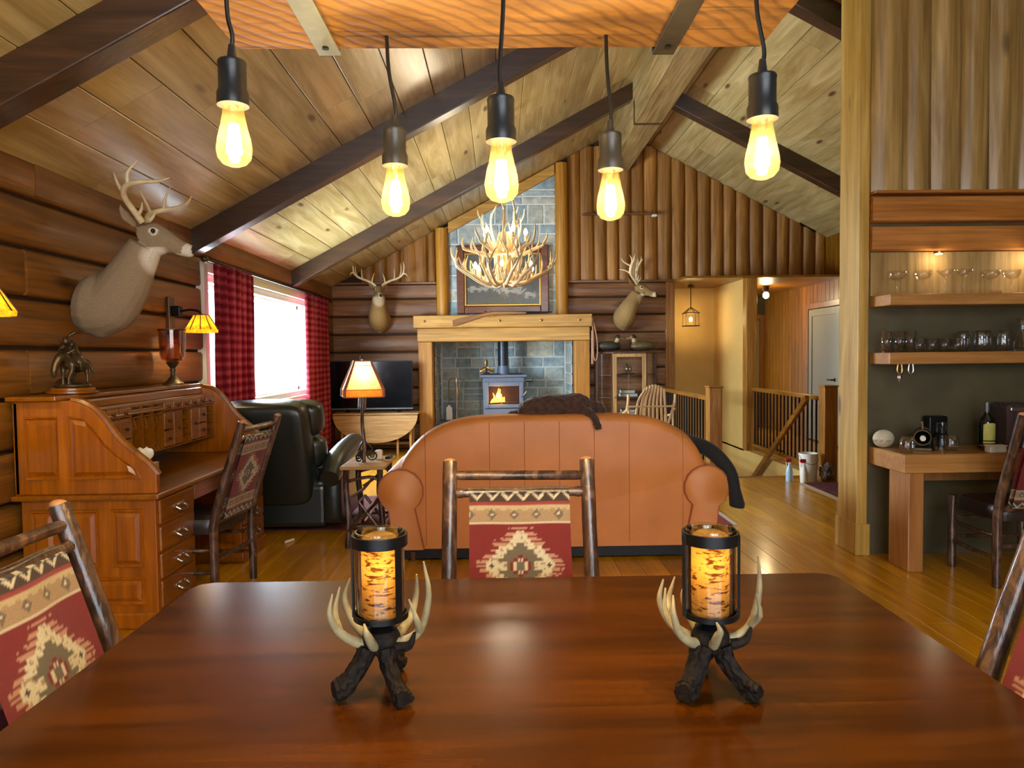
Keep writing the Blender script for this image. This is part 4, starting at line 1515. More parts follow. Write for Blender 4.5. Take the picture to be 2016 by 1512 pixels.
def pad(c, s, rot=(0, 0, 0), ex=0.35, n=20):
    """rounded cushion"""
    m = Euler(rot).to_matrix()
    gg = G()
    rings = []
    for j in range(1, 12):
        t = -PI / 2 + PI * j / 12
        cz_, sz_ = math.cos(t), math.sin(t)
        ring = []
        for i in range(n):
            a = 2 * PI * i / n
            f = lambda q, e: math.copysign(abs(q) ** e, q)
            ring.append(Vector(c) + m @ Vector((s[0] / 2 * f(cz_, ex) * f(math.cos(a), ex), s[1] / 2 * f(cz_, ex) * f(math.sin(a), ex), s[2] / 2 * f(sz_, ex))))
        rings.append(ring)
    return gg.loft(rings)


rt = (-0.28, 0, 0)
rt = (0.26, 0, 0)
pad((-1.87, 5.70, 0.66), (0.72, 0.24, 0.86), rt, 0.3).obj('backrest', M_green, rc, smooth=True, ang=80)
pad((-1.80, 5.80, 0.93), (0.72, 0.22, 0.30), rt, 0.45).obj('head_cushion', M_green, rc, smooth=True, ang=80)
pad((-1.80, 5.88, 0.65), (0.72, 0.22, 0.28), rt, 0.45).obj('back_cushion', M_green, rc, smooth=True, ang=80)
pad((-1.78, 6.25, 0.42), (0.62, 0.62, 0.2), (0, 0, 0), 0.4).obj('seat_cushion', M_green, rc, smooth=True, ang=80)
for x in (-2.2, -1.36):
    ar = G()
    pad((x, 6.1, 0.32), (0.16, 0.86, 0.5), (0, 0, 0), 0.25).obj('arm_panel', M_green, rc, smooth=True, ang=80)
    G().tube([(x, 5.62, 0.46), (x, 5.85, 0.56), (x + 0.01, 6.2, 0.615), (x + 0.02, 6.5, 0.635), (x + 0.02, 6.56, 0.62)], [0.075, 0.095, 0.095, 0.095, 0.06], 14, 4).obj('arm_pad', M_green, rc, smooth=True, ang=80)
G().box(-2.16, -1.42, 5.72, 6.5, 0.05, 0.4).obj('base', M_green, rc, bev=0.04, segs=3)
pad((-1.78, 6.58, 0.30), (0.62, 0.12, 0.3), (0, 0, 0), 0.4).obj('footrest', M_green, rc, smooth=True, ang=80)

# ================================================================== log end table with lamp
et = thing('log_end_table', 'rustic end table with twig legs between the recliner and sofa', 'end table', (-1.03, 5.5, 0))
ZT = 0.615
G().box(-1.19, -0.86, 5.22, 5.80, ZT - 0.025, ZT).obj('top', W_palex, et, bev=0.006)
for x in (-1.15, -0.90):
    for y in (5.27, 5.74):
        G().tube([(x, y, 0), (x + 0.012, y, 0.2), (x - 0.008, y + 0.006, 0.42), (x, y, ZT - 0.02)], [0.026, 0.022, 0.024, 0.022], 10, 3, wob=0.25).obj('leg', M_bark, et, smooth=True)
for y in (5.27, 5.74):
    G().tube([(-1.15, y, 0.5), (-0.98, y, 0.53), (-0.90, y, 0.5)], 0.013, 8, 3, wob=0.3).obj('stretcher', M_bark, et, smooth=True)
    G().tube([(-1.15, y, 0.16), (-0.90, y, 0.16)], 0.014, 8, wob=0.3).obj('stretcher', M_bark, et, smooth=True)
    G().tube([(-1.12, y, 0.38), (-1.03, y, 0.44), (-0.96, y, 0.52)], 0.01, 8, 3, wob=0.3).obj('brace', M_bark, et, smooth=True)
for x in (-1.15, -0.90):
    G().tube([(x, 5.27, 0.16), (x, 5.74, 0.16)], 0.014, 8, wob=0.3).obj('stretcher', M_bark, et, smooth=True)
# V-shaped magazine rack of twigs and the magazines in it
mr = thing('magazine_rack', 'twig magazine rack beside the sofa arm under the end table', 'magazine rack', (-1.0, 5.3, 0))
for y in (5.2, 5.44):
    G().tube([(-1.13, y, 0.14), (-0.875, y, 0.40)], 0.011, 8, wob=0.3).obj('twig', M_bark, mr, smooth=True)
    G().tube([(-0.89, y, 0.14), (-1.05, y, 0.36)], 0.011, 8, wob=0.3).obj('twig', M_bark, mr, smooth=True)
for (x, z) in ((-1.13, 0.15), (-0.89, 0.15), (-0.875, 0.40), (-1.05, 0.36), (-1.0, 0.27)):
    G().tube([(x, 5.2, z), (x, 5.44, z)], 0.009, 8, wob=0.3).obj('twig', M_bark, mr, smooth=True)
M_mag = plain('pink_white_magazine', (206, 170, 168), 0.35, mottle=0.3, mscale=18)
for k, (x, r) in enumerate(((-0.975, 0.62), (-0.93, 0.62))):
    tag(G().obox((x, 5.32, 0.315 + 0.014 * k), (0.012, 0.21, 0.28), (0, r, 0)).obj('magazine', M_mag, None), ('pink and white magazine leaning in the twig rack', 'white topped magazine standing highest in the twig rack')[k], 'magazine', 'magazines in the twig rack')

lp = thing('table_lamp', 'table lamp with square cream mica shade and twisted twig stem', 'table lamp', (-1.055, 5.45, ZT + 0.001))
G().tube([(0.0, 0, 0.0), (0.005, 0, 0.15), (-0.008, 0.004, 0.32), (0.006, 0, 0.5)], [0.017, 0.014, 0.013, 0.013], 10, 3, wob=0.3).obj('stem', M_bark, lp, smooth=True, local=True)
G().tube([(0.014, 0, 0.40), (0.022, 0, 0.50)], [0.012, 0.008], 8, wob=0.3).obj('twig', M_bark, lp, smooth=True, local=True)
G().tube([(-0.022, 0, 0.42), (-0.022, 0, 0.47), (-0.02, 0, 0.52)], [0.014, 0.012, 0.008], 8).obj('switch', M_steel, lp, smooth=True, local=True)
for a in (0.1, 2.2, 4.3):
    pts = []
    for k in range(26):
        th_ = k / 25 * 3.4 * PI
        r = 0.045 * (1 - k / 32)
        cx, cz_ = 0.068, 0.05
        pts.append(((cx + r * math.cos(th_ + PI * 0.5)) * math.cos(a), (cx + r * math.cos(th_ + PI * 0.5)) * math.sin(a), cz_ + r * math.sin(th_ + PI * 0.5) * 0.98))
    G().tube([(0.01 * math.cos(a), 0.01 * math.sin(a), 0.16)] + [((0.05) * math.cos(a), 0.05 * math.sin(a), 0.125)] + pts, 0.0065, 7).obj('scroll_foot', M_iron, lp, smooth=True, local=True)
sh = G()
rot = math.radians(16)
zb0, zb1, zt_ = 0.505, 0.56, 0.775


def sq(r, z):
    return [Vector((r * math.cos(rot + PI / 4 + k * PI / 2), r * math.sin(rot + PI / 4 + k * PI / 2), z)) for k in range(4)]


A, B, C, D = sq(0.205, zb0), sq(0.203, zb1), sq(0.102, zt_ - 0.035), sq(0.088, zt_)
for nm, P_, Q_, mt in (('shade_band', A, B, M_mica3), ('shade_panel', B, C, M_mica2), ('shade_panel', C, D, M_mica2)):
    for k in range(4):
        gg = G()
        i_, j_ = k, (k + 1) % 4
        gg.add([P_[i_], P_[j_], Q_[j_], Q_[i_]], [(0, 1, 2, 3)])
        gg.obj(nm, mt, lp, local=True)
for k in range(4):
    G().tube([A[k], B[k], C[k], D[k]], [0.013, 0.013, 0.010, 0.008], 6).obj('corner_strip', M_copper, lp, local=True)
for P_, r_ in ((A, 0.004), (B, 0.003), (C, 0.003), (D, 0.005)):
    G().tube(P_ + [P_[0]], r_, 6).obj('shade_rim', M_copper, lp, local=True)
G().tube([(0, 0, 0.5), (0, 0, zt_ + 0.005)], 0.004, 6).obj('harp', M_iron, lp, local=True)
G().ell((0, 0, zt_ + 0.022), (0.016, 0.016, 0.018)).obj('finial', M_iron, lp, smooth=True, local=True)
G().ell((0, 0.0, 0.62), (0.028, 0.028, 0.038)).obj('bulb', M_candlebulb, lp, smooth=True, local=True)
point('table_lamp_light', (-1.055, 5.45, ZT + 0.67), 3, WARM, 0.03, lp)
# small things on the end table
tag(G().box(-0.99, -0.935, 5.56, 5.62, ZT, ZT + 0.075).obj('mug', M_white, None, bev=0.012), 'small white cup behind the lamp on the end table', 'cup')
tag(G().box(-0.92, -0.88, 5.6, 5.76, ZT, ZT + 0.018).obj('remote_control', M_black, None, bev=0.006), 'black remote control on the end table', 'remote control')
# ================================================================== pendant light over the table
BZ = 2.14
pl = thing('pendant_light', 'rustic barn beam pendant light with five hanging amber bulbs', 'pendant light', (0.01, 1.49, BZ))
n0 = 22
rings = []
for k in range(n0 + 1):
    x = -0.60 + 1.22 * k / n0
    e = lambda y, z: (x, y + 0.003 * noise.noise(Vector((x * 9, y * 9, z * 9))), z + 0.002 * noise.noise(Vector((x * 8 + 5, y * 8, z * 7))))
    rings.append([e(1.28, BZ), e(1.35, BZ - 0.002), e(1.42, BZ), e(1.49, BZ), e(1.56, BZ), e(1.63, BZ - 0.001), e(1.695, BZ), e(1.70, BZ + 0.01), e(1.702, BZ + 0.07), e(1.70, BZ + 0.14), e(1.28, BZ + 0.14)])
G().loft(rings).obj('barn_beam', W_barn, pl, smooth=True, ang=30)
for x in (-0.39, 0.395):
    sp = G()
    for (y0, y1, z0, z1) in ((1.268, 1.712, BZ - 0.011, BZ - 0.006), (1.706, 1.712, BZ - 0.011, BZ + 0.16), (1.268, 1.274, BZ - 0.011, BZ + 0.16)):
        sp.box(x - 0.026, x + 0.026, y0, y1, z0, z1)
    so = sp.obj('steel_strap', M_steel if x < 0 else M_iron, pl, bev=0.002)
    for y in (1.66, 1.33):
        G().lathe([(0.008, -0.004), (0.007, 0.0)], 10, (x, y, BZ - 0.012)).obj('bolt', M_black, so, smooth=True)
    G().tube([(x, 1.49, BZ + 0.14), (x, 1.49, ceilz(x) - 0.01)], 0.008, 8).obj('hanging_rod', M_black, pl, smooth=True)
M_socket = plain('black_socket', (34, 33, 33), 0.32, 0.3)
for k, (x, y, zs, bend) in enumerate(((-0.494, 1.36, 1.893, 0.006), (0.007, 1.36, 1.823, -0.006), (0.503, 1.36, 1.862, 0.01), (-0.232, 1.63, 1.851, 0.01), (0.256, 1.63, 1.838, 0.006))):
    G().tube([(x + bend * -1.4, y, BZ + 0.002), (x - bend, y, BZ - 0.08), (x + bend * 0.3, y, zs + 0.13), (x, y, zs + 0.1)], 0.0042, 8, 4).obj('cord', M_black, pl, smooth=True)
    s = G().lathe([(0.006, 0.112), (0.009, 0.09), (0.012, 0.084), (0.025, 0.082), (0.0265, 0.078), (0.0255, 0.074), (0.0255, 0.03), (0.029, 0.022), (0.029, 0.0), (0.022, 0.0)], 22, (x, y, zs)).obj('socket', M_socket, pl, smooth=True, ang=35)
    b = G().lathe([(0.0185, 0.004), (0.0195, -0.012), (0.024, -0.038), (0.030, -0.062), (0.0325, -0.08), (0.030, -0.097), (0.022, -0.107), (0.010, -0.112), (0.0005, -0.113)], 24, (x, y, zs), open_=True).obj('bulb', M_bulb, pl, smooth=True)
    f = G()
    for q in range(6):
        a = q * PI / 3
        a2 = a + 0.35
        f.tube([(x + 0.007 * math.cos(a), y + 0.007 * math.sin(a), zs - 0.034), (x + 0.013 * math.cos(a2), y + 0.013 * math.sin(a2), zs - 0.088)], 0.0024, 6)
    f.obj('filament', M_fil, b)
    G().lathe([(0.011, 0.0), (0.008, -0.022), (0.003, -0.036), (0.002, -0.09), (0.0005, -0.091)], 12, (x, y, zs)).obj('glass_stem', M_glass, b, smooth=True)
    point('pendant_bulb_light', (x, y, zs - 0.062), 27, WARM, 0.014, pl)

M_antlerp = plain('antler_polished', (150, 134, 98), 0.4, mottle=0.35, mscale=26, spec=0.3)
M_antlerk = plain('antler_foot_dark', (30, 22, 16), 0.7, mottle=0.6, mscale=70, bump=1.0, spec=0.15)
# ================================================================== antler candle holders
def make_candle(label, x, y, rz):
    t = thing('antler_candle_holder', label, 'candle holder', (x, y, TZ), rz, 'antler candle holders on the dining table')
    legs = [((-0.075, -0.045), 0.0), ((0.05, -0.075), 0.4), ((0.02, 0.085), 0.8)]
    for (dx, dy), _ in legs:
        G().tube([(dx * 0.3, dy * 0.3, 0.09), (dx * 0.42, dy * 0.42, 0.066), (dx * 0.72, dy * 0.72, 0.036), (dx * 0.95, dy * 0.95, 0.022), (dx * 1.12, dy * 1.12, 0.02)], [0.02, 0.0175, 0.0165, 0.02, 0.017], 36, 8, wob=0.5, ridge=0.09).obj('antler_foot', M_antlerk, t, smooth=True, local=True)
    G().tube([(0.035, -0.02, 0.09), (0.06, -0.03, 0.1), (0.07, -0.032, 0.125)], [0.012, 0.008, 0.003], 8, 3).obj('spur', M_antlerk, t, smooth=True, local=True)
    q = G()
    q.ell((0, 0, 0.10), (0.04, 0.036, 0.032))
    link_mesh('antler_burr', blob(q, 0.006, 2, 'antler_burr'), M_antlerk, t, True)
    arms = [(-0.30, 0.088, 0.262, 1), (0.75, 0.085, 0.21, 0), (2.45, 0.088, 0.205, 1), (3.35, 0.088, 0.20, 1), (4.35, 0.062, 0.155, 0), (1.6, 0.08, 0.19, 0)]
    for k, (a, r, h, tw) in enumerate(arms):
        p = lambda rr, z, t_=0: (rr * math.cos(a + t_), rr * math.sin(a + t_), z)
        G().tube([p(0.015, 0.10), p(r * 0.5, 0.098, 0.05), p(r * 0.92, 0.125, 0.1), p(r * 1.12, 0.125 + (h - 0.125) * 0.5, 0.12), p(r * 1.05, h, 0.02)], [0.0105, 0.0105, 0.0085, 0.006, 0.0018], 10, 4).obj('antler_arm', M_antlerp, t, smooth=True, local=True)
        if tw:
            G().tube([p(r * 0.9, 0.122, 0.1), p(r * 1.05, 0.155, -0.28), p(r * 1.0, 0.2, -0.46)], [0.008, 0.006, 0.0016], 8, 3).obj('antler_tine', M_antlerp, t, smooth=True, local=True)
    zc, R_ = 0.148, 0.054
    G().lathe([(0.001, 0.118), (0.03, 0.122), (0.012, 0.135), (0.03, 0.142), (R_, 0.145), (R_, zc + 0.008), (R_ - 0.004, zc + 0.008), (R_ - 0.004, 0.1485), (0.001, 0.1485)], 30).obj('cup', M_black, t, smooth=True, local=True, ang=30)
    G().lathe([(R_ - 0.006, zc + 0.001), (R_ - 0.006, 0.318), (R_ - 0.009, 0.318), (R_ - 0.009, zc + 0.001)], 32, open_=True).obj('glass_cylinder', M_hurr, t, smooth=True, local=True, ang=30)
    G().lathe([(R_ - 0.004, 0.29), (R_ + 0.001, 0.29), (R_ + 0.001, 0.312), (R_ - 0.004, 0.312), (R_ - 0.004, 0.29)], 32, open_=True).obj('top_ring', M_black, t, smooth=True, local=True, ang=30)
    for a in (-0.72, 3.1, 1.3):
        G().obox(((R_ + 0.0005) * math.cos(a), (R_ + 0.0005) * math.sin(a), (zc + 0.30) / 2 + 0.003), (0.003, 0.014, 0.16), (0, 0, a)).obj('strap', M_black, t, local=True)
    cd = G().lathe([(0.036, 0.15), (0.0365, 0.2), (0.0365, 0.283), (0.035, 0.287)], 30, open_=True).obj('birch_candle', M_birch, t, smooth=True, local=True)
    G().lathe([(0.035, 0.2868), (0.03, 0.284), (0.0005, 0.282)], 30, open_=True).obj('wax_top', M_wax, cd, smooth=True, local=True)
    pt = point('candle_light', (0, 0, 0), 0.16, (1.0, 0.60, 0.16), 0.012)
    pt.parent = t
    pt.location = (0, 0, 0.250)
    return t


make_candle('antler candle holder with birch candle, the one nearer the roll-top desk', -0.242, 1.395, 0.0)
make_candle('antler candle holder with birch candle, the one nearer the bar counter', 0.408, 1.375, 0.22)

# ================================================================== deer heads
def make_deer(label, loc, rz, turn=0.0, tilt=0.0, spread=1.0, tall=1.0, kind=0):
    """mounted head: local +x points out of the wall, z up; turn swings the head about the neck"""
    t = thing('mounted_deer_head', label, 'deer head', loc, rz, 'mounted deer heads')
    piv = 0.20

    def P(o, l, z, k=None):
        """point at distance o out, l sideways, height z, swung by the head turn"""
        w = min(1.0, max(0.0, (o - 0.12) / 0.22)) if k is None else k
        a = turn * w
        d, s = o - piv, l
        return Vector((piv + d * math.cos(a) - s * math.sin(a), d * math.sin(a) + s * math.cos(a), z))
    q = G()
    q.tube([P(0.005, 0, -0.03), P(0.06, 0, -0.04), P(0.15, 0, -0.04), P(0.245, 0, 0.07), P(0.32, 0, 0.2), P(0.385, 0, 0.31)], [0.165, 0.19, 0.175, 0.15, 0.12, 0.098], 18, 4, flat=0.9)
    q.ell(P(0.10, 0, -0.13), (0.1, 0.1, 0.115))
    q.ell(P(0.15, 0, -0.02), (0.11, 0.12, 0.13))
    q.tube([P(0.36, 0, 0.36), P(0.43, 0, 0.375), P(0.50, 0, 0.345), P(0.58, 0, 0.305), P(0.65, 0, 0.278), P(0.675, 0, 0.27)], [0.075, 0.083, 0.068, 0.049, 0.04, 0.026], 14, 3, flat=0.82)
    q.ell(P(0.46, 0, 0.30), (0.07, 0.055, 0.045))
    for s in (-1, 1):
        q.ell(P(0.455, s * 0.048, 0.395), (0.03, 0.02, 0.022))
        e0, e1, e2 = P(0.355, s * 0.055, 0.425), P(0.325, s * 0.115, 0.475), P(0.31, s * 0.15, 0.535)
        q.tube([e0, e1, e2], [0.022, 0.032, 0.007], 10, 3, flat=0.5)
    me = blob(q, 0.0085, 4, 'deer_body')
    body, dark, white = lin((156, 134, 104)), lin((96, 76, 58)), lin((226, 216, 196))
    if kind:
        body, white = lin((150, 118, 70)), lin((214, 196, 156))
    ctr = P(0.455, 0, 0.39)
    eyes = [P(0.462, s * 0.062, 0.392) for s in (-1, 1)]
    nose = P(0.69, 0, 0.285)
    muz = P(0.645, 0, 0.28)
    thr = P(0.44, 0, 0.235)
    belly = P(0.2, 0, -0.2)

    def colr(c):
        v = Vector(c)
        k = body
        mixc = lambda a_, b_, f: tuple(a_[i] + (b_[i] - a_[i]) * f for i in range(3)) + (1,)
        dt = (v - thr).length
        if dt < 0.115 and v.z < 0.30:
            k = mixc(white, k, max(0, (dt - 0.075) / 0.04))
        if v.z < 0.262 and (v - P(0.56, 0, 0.26)).length < 0.09:
            k = white
        if kind and (v - P(0.3, 0, 0.02)).length < 0.2:
            k = mixc(lin((196, 164, 104)), k, (v - P(0.3, 0, 0.02)).length / 0.2)
        de = min((v - e).length for e in eyes)
        if de < 0.027:
            k = white if de > 0.014 else lin((30, 20, 16))
        dm = (v - muz).length
        if dm < 0.045:
            k = white
        if (v - nose).length < 0.032:
            k = lin((44, 34, 30))
        if (v - P(0.40, 0, 0.465)).length < 0.06:
            k = mixc(dark, k, 0.3)
        if v.x < 0.06 and v.z < -0.12:
            k = mixc(k, dark, 0.3)
        return k
    paint(me, colr)
    b = link_mesh('head_and_neck', me, M_fur, t, True, ang=180)
    for e in eyes:
        G().ell(e + (e - ctr).normalized() * 0.002, (0.0135, 0.0135, 0.0135), nu=12, nv=8).obj('eye', M_eye, b, smooth=True, local=True)
    for s in (-1, 1):
        up = tilt * -s

        def A(o, l, z):
            l2 = s * l * spread
            z2 = 0.45 + (z - 0.45) * tall + up * (l / 0.2)
            return P(o, l2, z2)
        g1 = G()
        if kind == 0:
            g1.tube([A(0.385, 0.035, 0.445), A(0.355, 0.09, 0.52), A(0.345, 0.16, 0.58), A(0.39, 0.215, 0.625), A(0.48, 0.225, 0.645), A(0.56, 0.19, 0.665), A(0.61, 0.15, 0.705)], [0.021, 0.018, 0.017, 0.016, 0.013, 0.009, 0.003], 10, 4)
            tines = [((0.35, 0.15, 0.575), (0.315, 0.165, 0.66), (0.285, 0.15, 0.745)), ((0.40, 0.22, 0.63), (0.405, 0.225, 0.71), (0.455, 0.205, 0.80)), ((0.37, 0.06, 0.48), (0.40, 0.07, 0.52), (0.41, 0.08, 0.565))]
        elif kind == 1:
            g1.tube([A(0.385, 0.035, 0.445), A(0.375, 0.10, 0.50), A(0.36, 0.18, 0.54), A(0.37, 0.26, 0.575), A(0.42, 0.31, 0.63), A(0.46, 0.32, 0.72), A(0.47, 0.31, 0.80)], [0.02, 0.018, 0.017, 0.016, 0.014, 0.01, 0.003], 10, 4)
            tines = [((0.38, 0.08, 0.48), (0.37, 0.075, 0.56), (0.37, 0.05, 0.64)), ((0.365, 0.2, 0.55), (0.34, 0.21, 0.63), (0.33, 0.205, 0.71)), ((0.38, 0.27, 0.585), (0.37, 0.29, 0.68), (0.38, 0.28, 0.79)), ((0.42, 0.31, 0.63), (0.45, 0.345, 0.62), (0.48, 0.36, 0.58))]
        else:
            g1.tube([A(0.385, 0.035, 0.445), A(0.35, 0.10, 0.52), A(0.33, 0.16, 0.60), A(0.34, 0.19, 0.70), A(0.38, 0.19, 0.78), A(0.43, 0.17, 0.84)], [0.021, 0.019, 0.022, 0.028, 0.018, 0.003], 10, 4)
            tines = [((0.34, 0.15, 0.58), (0.29, 0.17, 0.64), (0.24, 0.18, 0.66)), ((0.335, 0.19, 0.70), (0.29, 0.2, 0.76), (0.27, 0.2, 0.82)), ((0.35, 0.19, 0.73), (0.35, 0.21, 0.80), (0.33, 0.21, 0.86)), ((0.36, 0.19, 0.76), (0.39, 0.21, 0.82), (0.40, 0.2, 0.88)), ((0.37, 0.06, 0.48), (0.41, 0.07, 0.52), (0.42, 0.08, 0.57))]
        for T in tines:
            g1.tube([A(*p_) for p_ in T], [0.013, 0.0095, 0.0025], 8, 3)
        g1.obj('antler', M_antler, t, smooth=True, local=True)
    return t


make_deer('greyish whitetail deer head with pale antlers above the roll-top desk', (-2.535, 4.40, 1.80), 0.0, 0.0, 0.025, 1.0, 0.85, 0)
make_deer('tawny deer head facing the room on the logs above the television', (-1.82, 10.935, 2.02), -PI / 2, 0.25, 0.0, 1.15, 1.0, 1)
make_deer('olive-brown deer head turned sideways above the duck decoys', (1.90, 10.935, 2.02), -PI / 2, 1.15, 0.0, 1.0, 1.0, 2)

# ================================================================== wall sconces
def make_sconce(label, y):
    t = thing('wall_sconce', label, 'wall lamp', (-2.54, y, 1.7), 0.0, 'mica wall sconces on the log wall')
    G().box(-0.01, 0.02, -0.045, 0.045, -0.12, 0.2).obj('backplate', W_darkz, t, bev=0.008, local=True)
    G().box(0.02, 0.09, -0.03, 0.03, 0.05, 0.13).obj('mount', M_black, t, bev=0.008, local=True)
    G().tube([(0.08, 0, 0.09), (0.16, 0, 0.10), (0.225, 0, 0.085), (0.24, 0, 0.055)], 0.009, 8, 3).obj('arm', M_black, t, smooth=True, local=True)
    r0, r1, z0, z1 = 0.125, 0.055, -0.075, 0.06
    n_ = 10
    gg = G()
    for k in range(n_):
        a, b = 2 * PI * k / n_, 2 * PI * (k + 1) / n_
        for (ra, za, rb, zb) in ((r0, z0 + 0.02, r1, z1), (r0 * 0.97, z0, r0, z0 + 0.02)):
            p = G().add([(0.24 + ra * math.cos(a), ra * math.sin(a), za), (0.24 + ra * math.cos(b), ra * math.sin(b), za), (0.24 + rb * math.cos(b), rb * math.sin(b), zb), (0.24 + rb * math.cos(a), rb * math.sin(a), zb)], [(0, 1, 2, 3)])
            p.obj('mica_panel', M_mica, t, local=True)
        G().tube([(0.24 + r0 * math.cos(a), r0 * math.sin(a), z0 + 0.02), (0.24 + r1 * math.cos(a), r1 * math.sin(a), z1)], 0.004, 6).obj('shade_rib', M_bronze, t, local=True)
    G().lathe([(0.012, 0.07), (r1, 0.06), (r1, 0.056), (0.012, 0.066)], 20, (0.24, 0, 0)).obj('shade_cap', M_bronze, t, smooth=True, local=True)
    G().ell((0.24, 0, 0.005), (0.024, 0.024, 0.034)).obj('bulb', M_candlebulb, t, smooth=True, local=True)
    pt = point('sconce_light', (0, 0, 0), 4.5, WARM2, 0.026)
    pt.parent = t
    pt.location = (0.24, 0, -0.04)
    return t


make_sconce('yellow mica wall lamp on a black arm beside the red curtain', 5.54)
make_sconce('yellow mica wall lamp cut off by the photo edge above the bronze statue', 3.22)

# ================================================================== curtains
def make_curtain(label, y0, y1, z0, z1, folds, grp=None):
    t = thing('curtain', label, 'curtain', (-2.44, (y0 + y1) / 2, z0), group='red checked curtains')

    def fn(u, v):
        w = math.sin(u * folds * 2 * PI) * (0.032 + 0.01 * v) + 0.012 * math.sin(u * folds * 5.1 + v * 3)
        return (w, (y0 - y1) / 2 + (y1 - y0) * u + 0.01 * math.sin(v * 7 + u * 20), (z1 - z0) * v)
    g_ = G().grid(fn, folds * 10, 12)
    o = g_.obj('cloth', M_curtain, t, smooth=True, ang=180, local=True)
    s = o.modifiers.new('thick', 'SOLIDIFY')
    s.thickness = 0.004
    return t


make_curtain('red checked curtain hanging across the window nearer the wall lamp', 6.14, 7.1, 0.55, 2.235, 6)
make_curtain('red checked curtain at the far end of the window beside the television', 8.97, 10.2, 0.12, 2.235, 5)
rod = thing('curtain_rod', 'dark curtain rod above the wide window', 'curtain rod', (-2.44, 8.2, 2.25))
G().tube([(-2.44, 6.0, 2.25), (-2.44, 10.4, 2.25)], 0.012, 10).obj('rod', M_black, rod, smooth=True)
for y in (5.98, 10.42):
    G().ell((-2.44, y, 2.25), (0.03, 0.03, 0.03)).obj('finial', M_bronze, rod, smooth=True)
for y in (6.05, 8.4, 10.3):
    G().tube([(-2.44, y, 2.25), (-2.5, y, 2.27)], 0.008, 8).obj('bracket', M_black, rod, smooth=True)

# ================================================================== fireplace surround, mantel and stove
mt = thing('mantelpiece', 'honey-coloured rough timber mantelpiece round the stove recess', 'mantel', (0.055, 10.85, 0))
def rough_beam(nm, x0, x1, y0, y1, z0, z1, mat, parent):
    o = G().box(x0, x1, y0, y1, z0, z1).obj(nm, mat, parent, bev=0.012)
    return o


rough_beam('shelf', -1.285, 1.385, 10.62, 11.0, 1.845, 2.03, W_postx, mt)
rough_beam('lintel', -1.24, 1.36, 10.72, 11.0, 1.64, 1.843, W_postx, mt)
rough_beam('leg', -1.23, OX0, 10.74, 11.0, 0.0, 1.64, W_post, mt)
rough_beam('leg', OX1, 1.36, 10.74, 11.0, 0.0, 1.64, W_post, mt)
for x in (-1.12, 0.0, 0.62, 1.19):
    G().lathe([(0.018, 0), (0.018, 0.01), (0.008, 0.016)], 12).obj('peg', M_brass, mt, smooth=True, local=True).location = (x - 0.055, 10.615 - 10.85, 1.94)
for o in mt.children:
    if o.name.startswith('peg'):
        o.rotation_euler = (PI / 2, 0, 0)

sv = thing('wood_stove', 'blue-grey cast iron wood stove with glowing fire window', 'stove', (0.055, 11.55, 0.35))
sx0, sx1, sy0, sy1 = -0.31, 0.42, 11.42, 11.95
ZS0, ZS1 = 0.43, 1.075
g = G()
g.box(sx0 + 0.03, sx1 - 0.03, sy0 + 0.02, sy1, ZS0, ZS1)
g.obj('body', M_stove, sv, bev=0.015)
G().box(sx0 - 0.01, sx1 + 0.01, sy0 - 0.03, sy1 + 0.02, ZS1, ZS1 + 0.04).obj('top_plate', M_stove, sv, bev=0.01)
for (a, b) in ((sx0 + 0.06, -0.04), (0.15, sx1 - 0.06)):
    G().box(a, b, sy0 + 0.05, sy0 + 0.2, ZS1 + 0.04, ZS1 + 0.06).obj('trivet_grate', M_black, sv)
for x in (sx0 + 0.07, sx1 - 0.07):
    for y in (sy0 + 0.06, sy1 - 0.06):
        G().tube([(x, y, 0.35), (x, y, ZS0)], [0.025, 0.035], 10).obj('leg', M_stove, sv, smooth=True)
# door with a real opening, glass, and the fire behind it
wx0, wx1, wz0, wz1 = -0.19, 0.305, 0.64, 0.93
g = G()
for (a, b, c, d) in ((sx0 + 0.05, wx0, wz0 - 0.06, wz1 + 0.07), (wx1, sx1 - 0.05, wz0 - 0.06, wz1 + 0.07), (wx0, wx1, wz1, wz1 + 0.07), (wx0, wx1, wz0 - 0.06, wz0)):
    g.box(a, b, sy0 - 0.035, sy0 + 0.01, c, d)
dr = g.obj('door', M_stove, sv, bev=0.008)
G().box(wx0 - 0.01, wx1 + 0.01, sy0 - 0.012, sy0 - 0.008, wz0 - 0.01, wz1 + 0.01).obj('fire_glass', M_pane, dr)
G().box(sx0 + 0.05, sx1 - 0.05, sy0 - 0.03, sy0 + 0.02, ZS0 + 0.02, wz0 - 0.075).obj('ash_door', M_stove, sv, bev=0.012)
M_char = plain('charred_firebox', (60, 34, 26), 0.9)
G().box(wx0 - 0.005, wx1 + 0.005, sy0 + 0.012, sy0 + 0.018, wz0 - 0.005, wz1 + 0.005).obj('firebox', M_char, sv)
fl = G()
rf = random.Random(3)
for k in range(16):
    x = -0.04 + rf.gauss(0, 0.055)
    h = 0.20 * math.exp(-((x + 0.04) / 0.09) ** 2) * (0.6 + 0.5 * rf.random()) + 0.02
    fl.tube([(x, sy0 + 0.004, wz0 + 0.02), (x + rf.uniform(-0.02, 0.02), sy0 + 0.003, wz0 + 0.02 + h * 0.5), (x + rf.uniform(-0.03, 0.03), sy0 + 0.004, wz0 + 0.02 + h)], [0.02, 0.015, 0.003], 7, 3, flat=0.4)
fl.obj('flames', M_flame, sv, smooth=True)
M_logf = plain('charred_log', (84, 66, 54), 0.9, mottle=0.4)
G().tube([(-0.15, sy0 + 0.0, wz0 + 0.02), (0.27, sy0 + 0.0, wz0 + 0.035)], 0.011, 8, wob=0.4).obj('firewood', M_logf, sv)
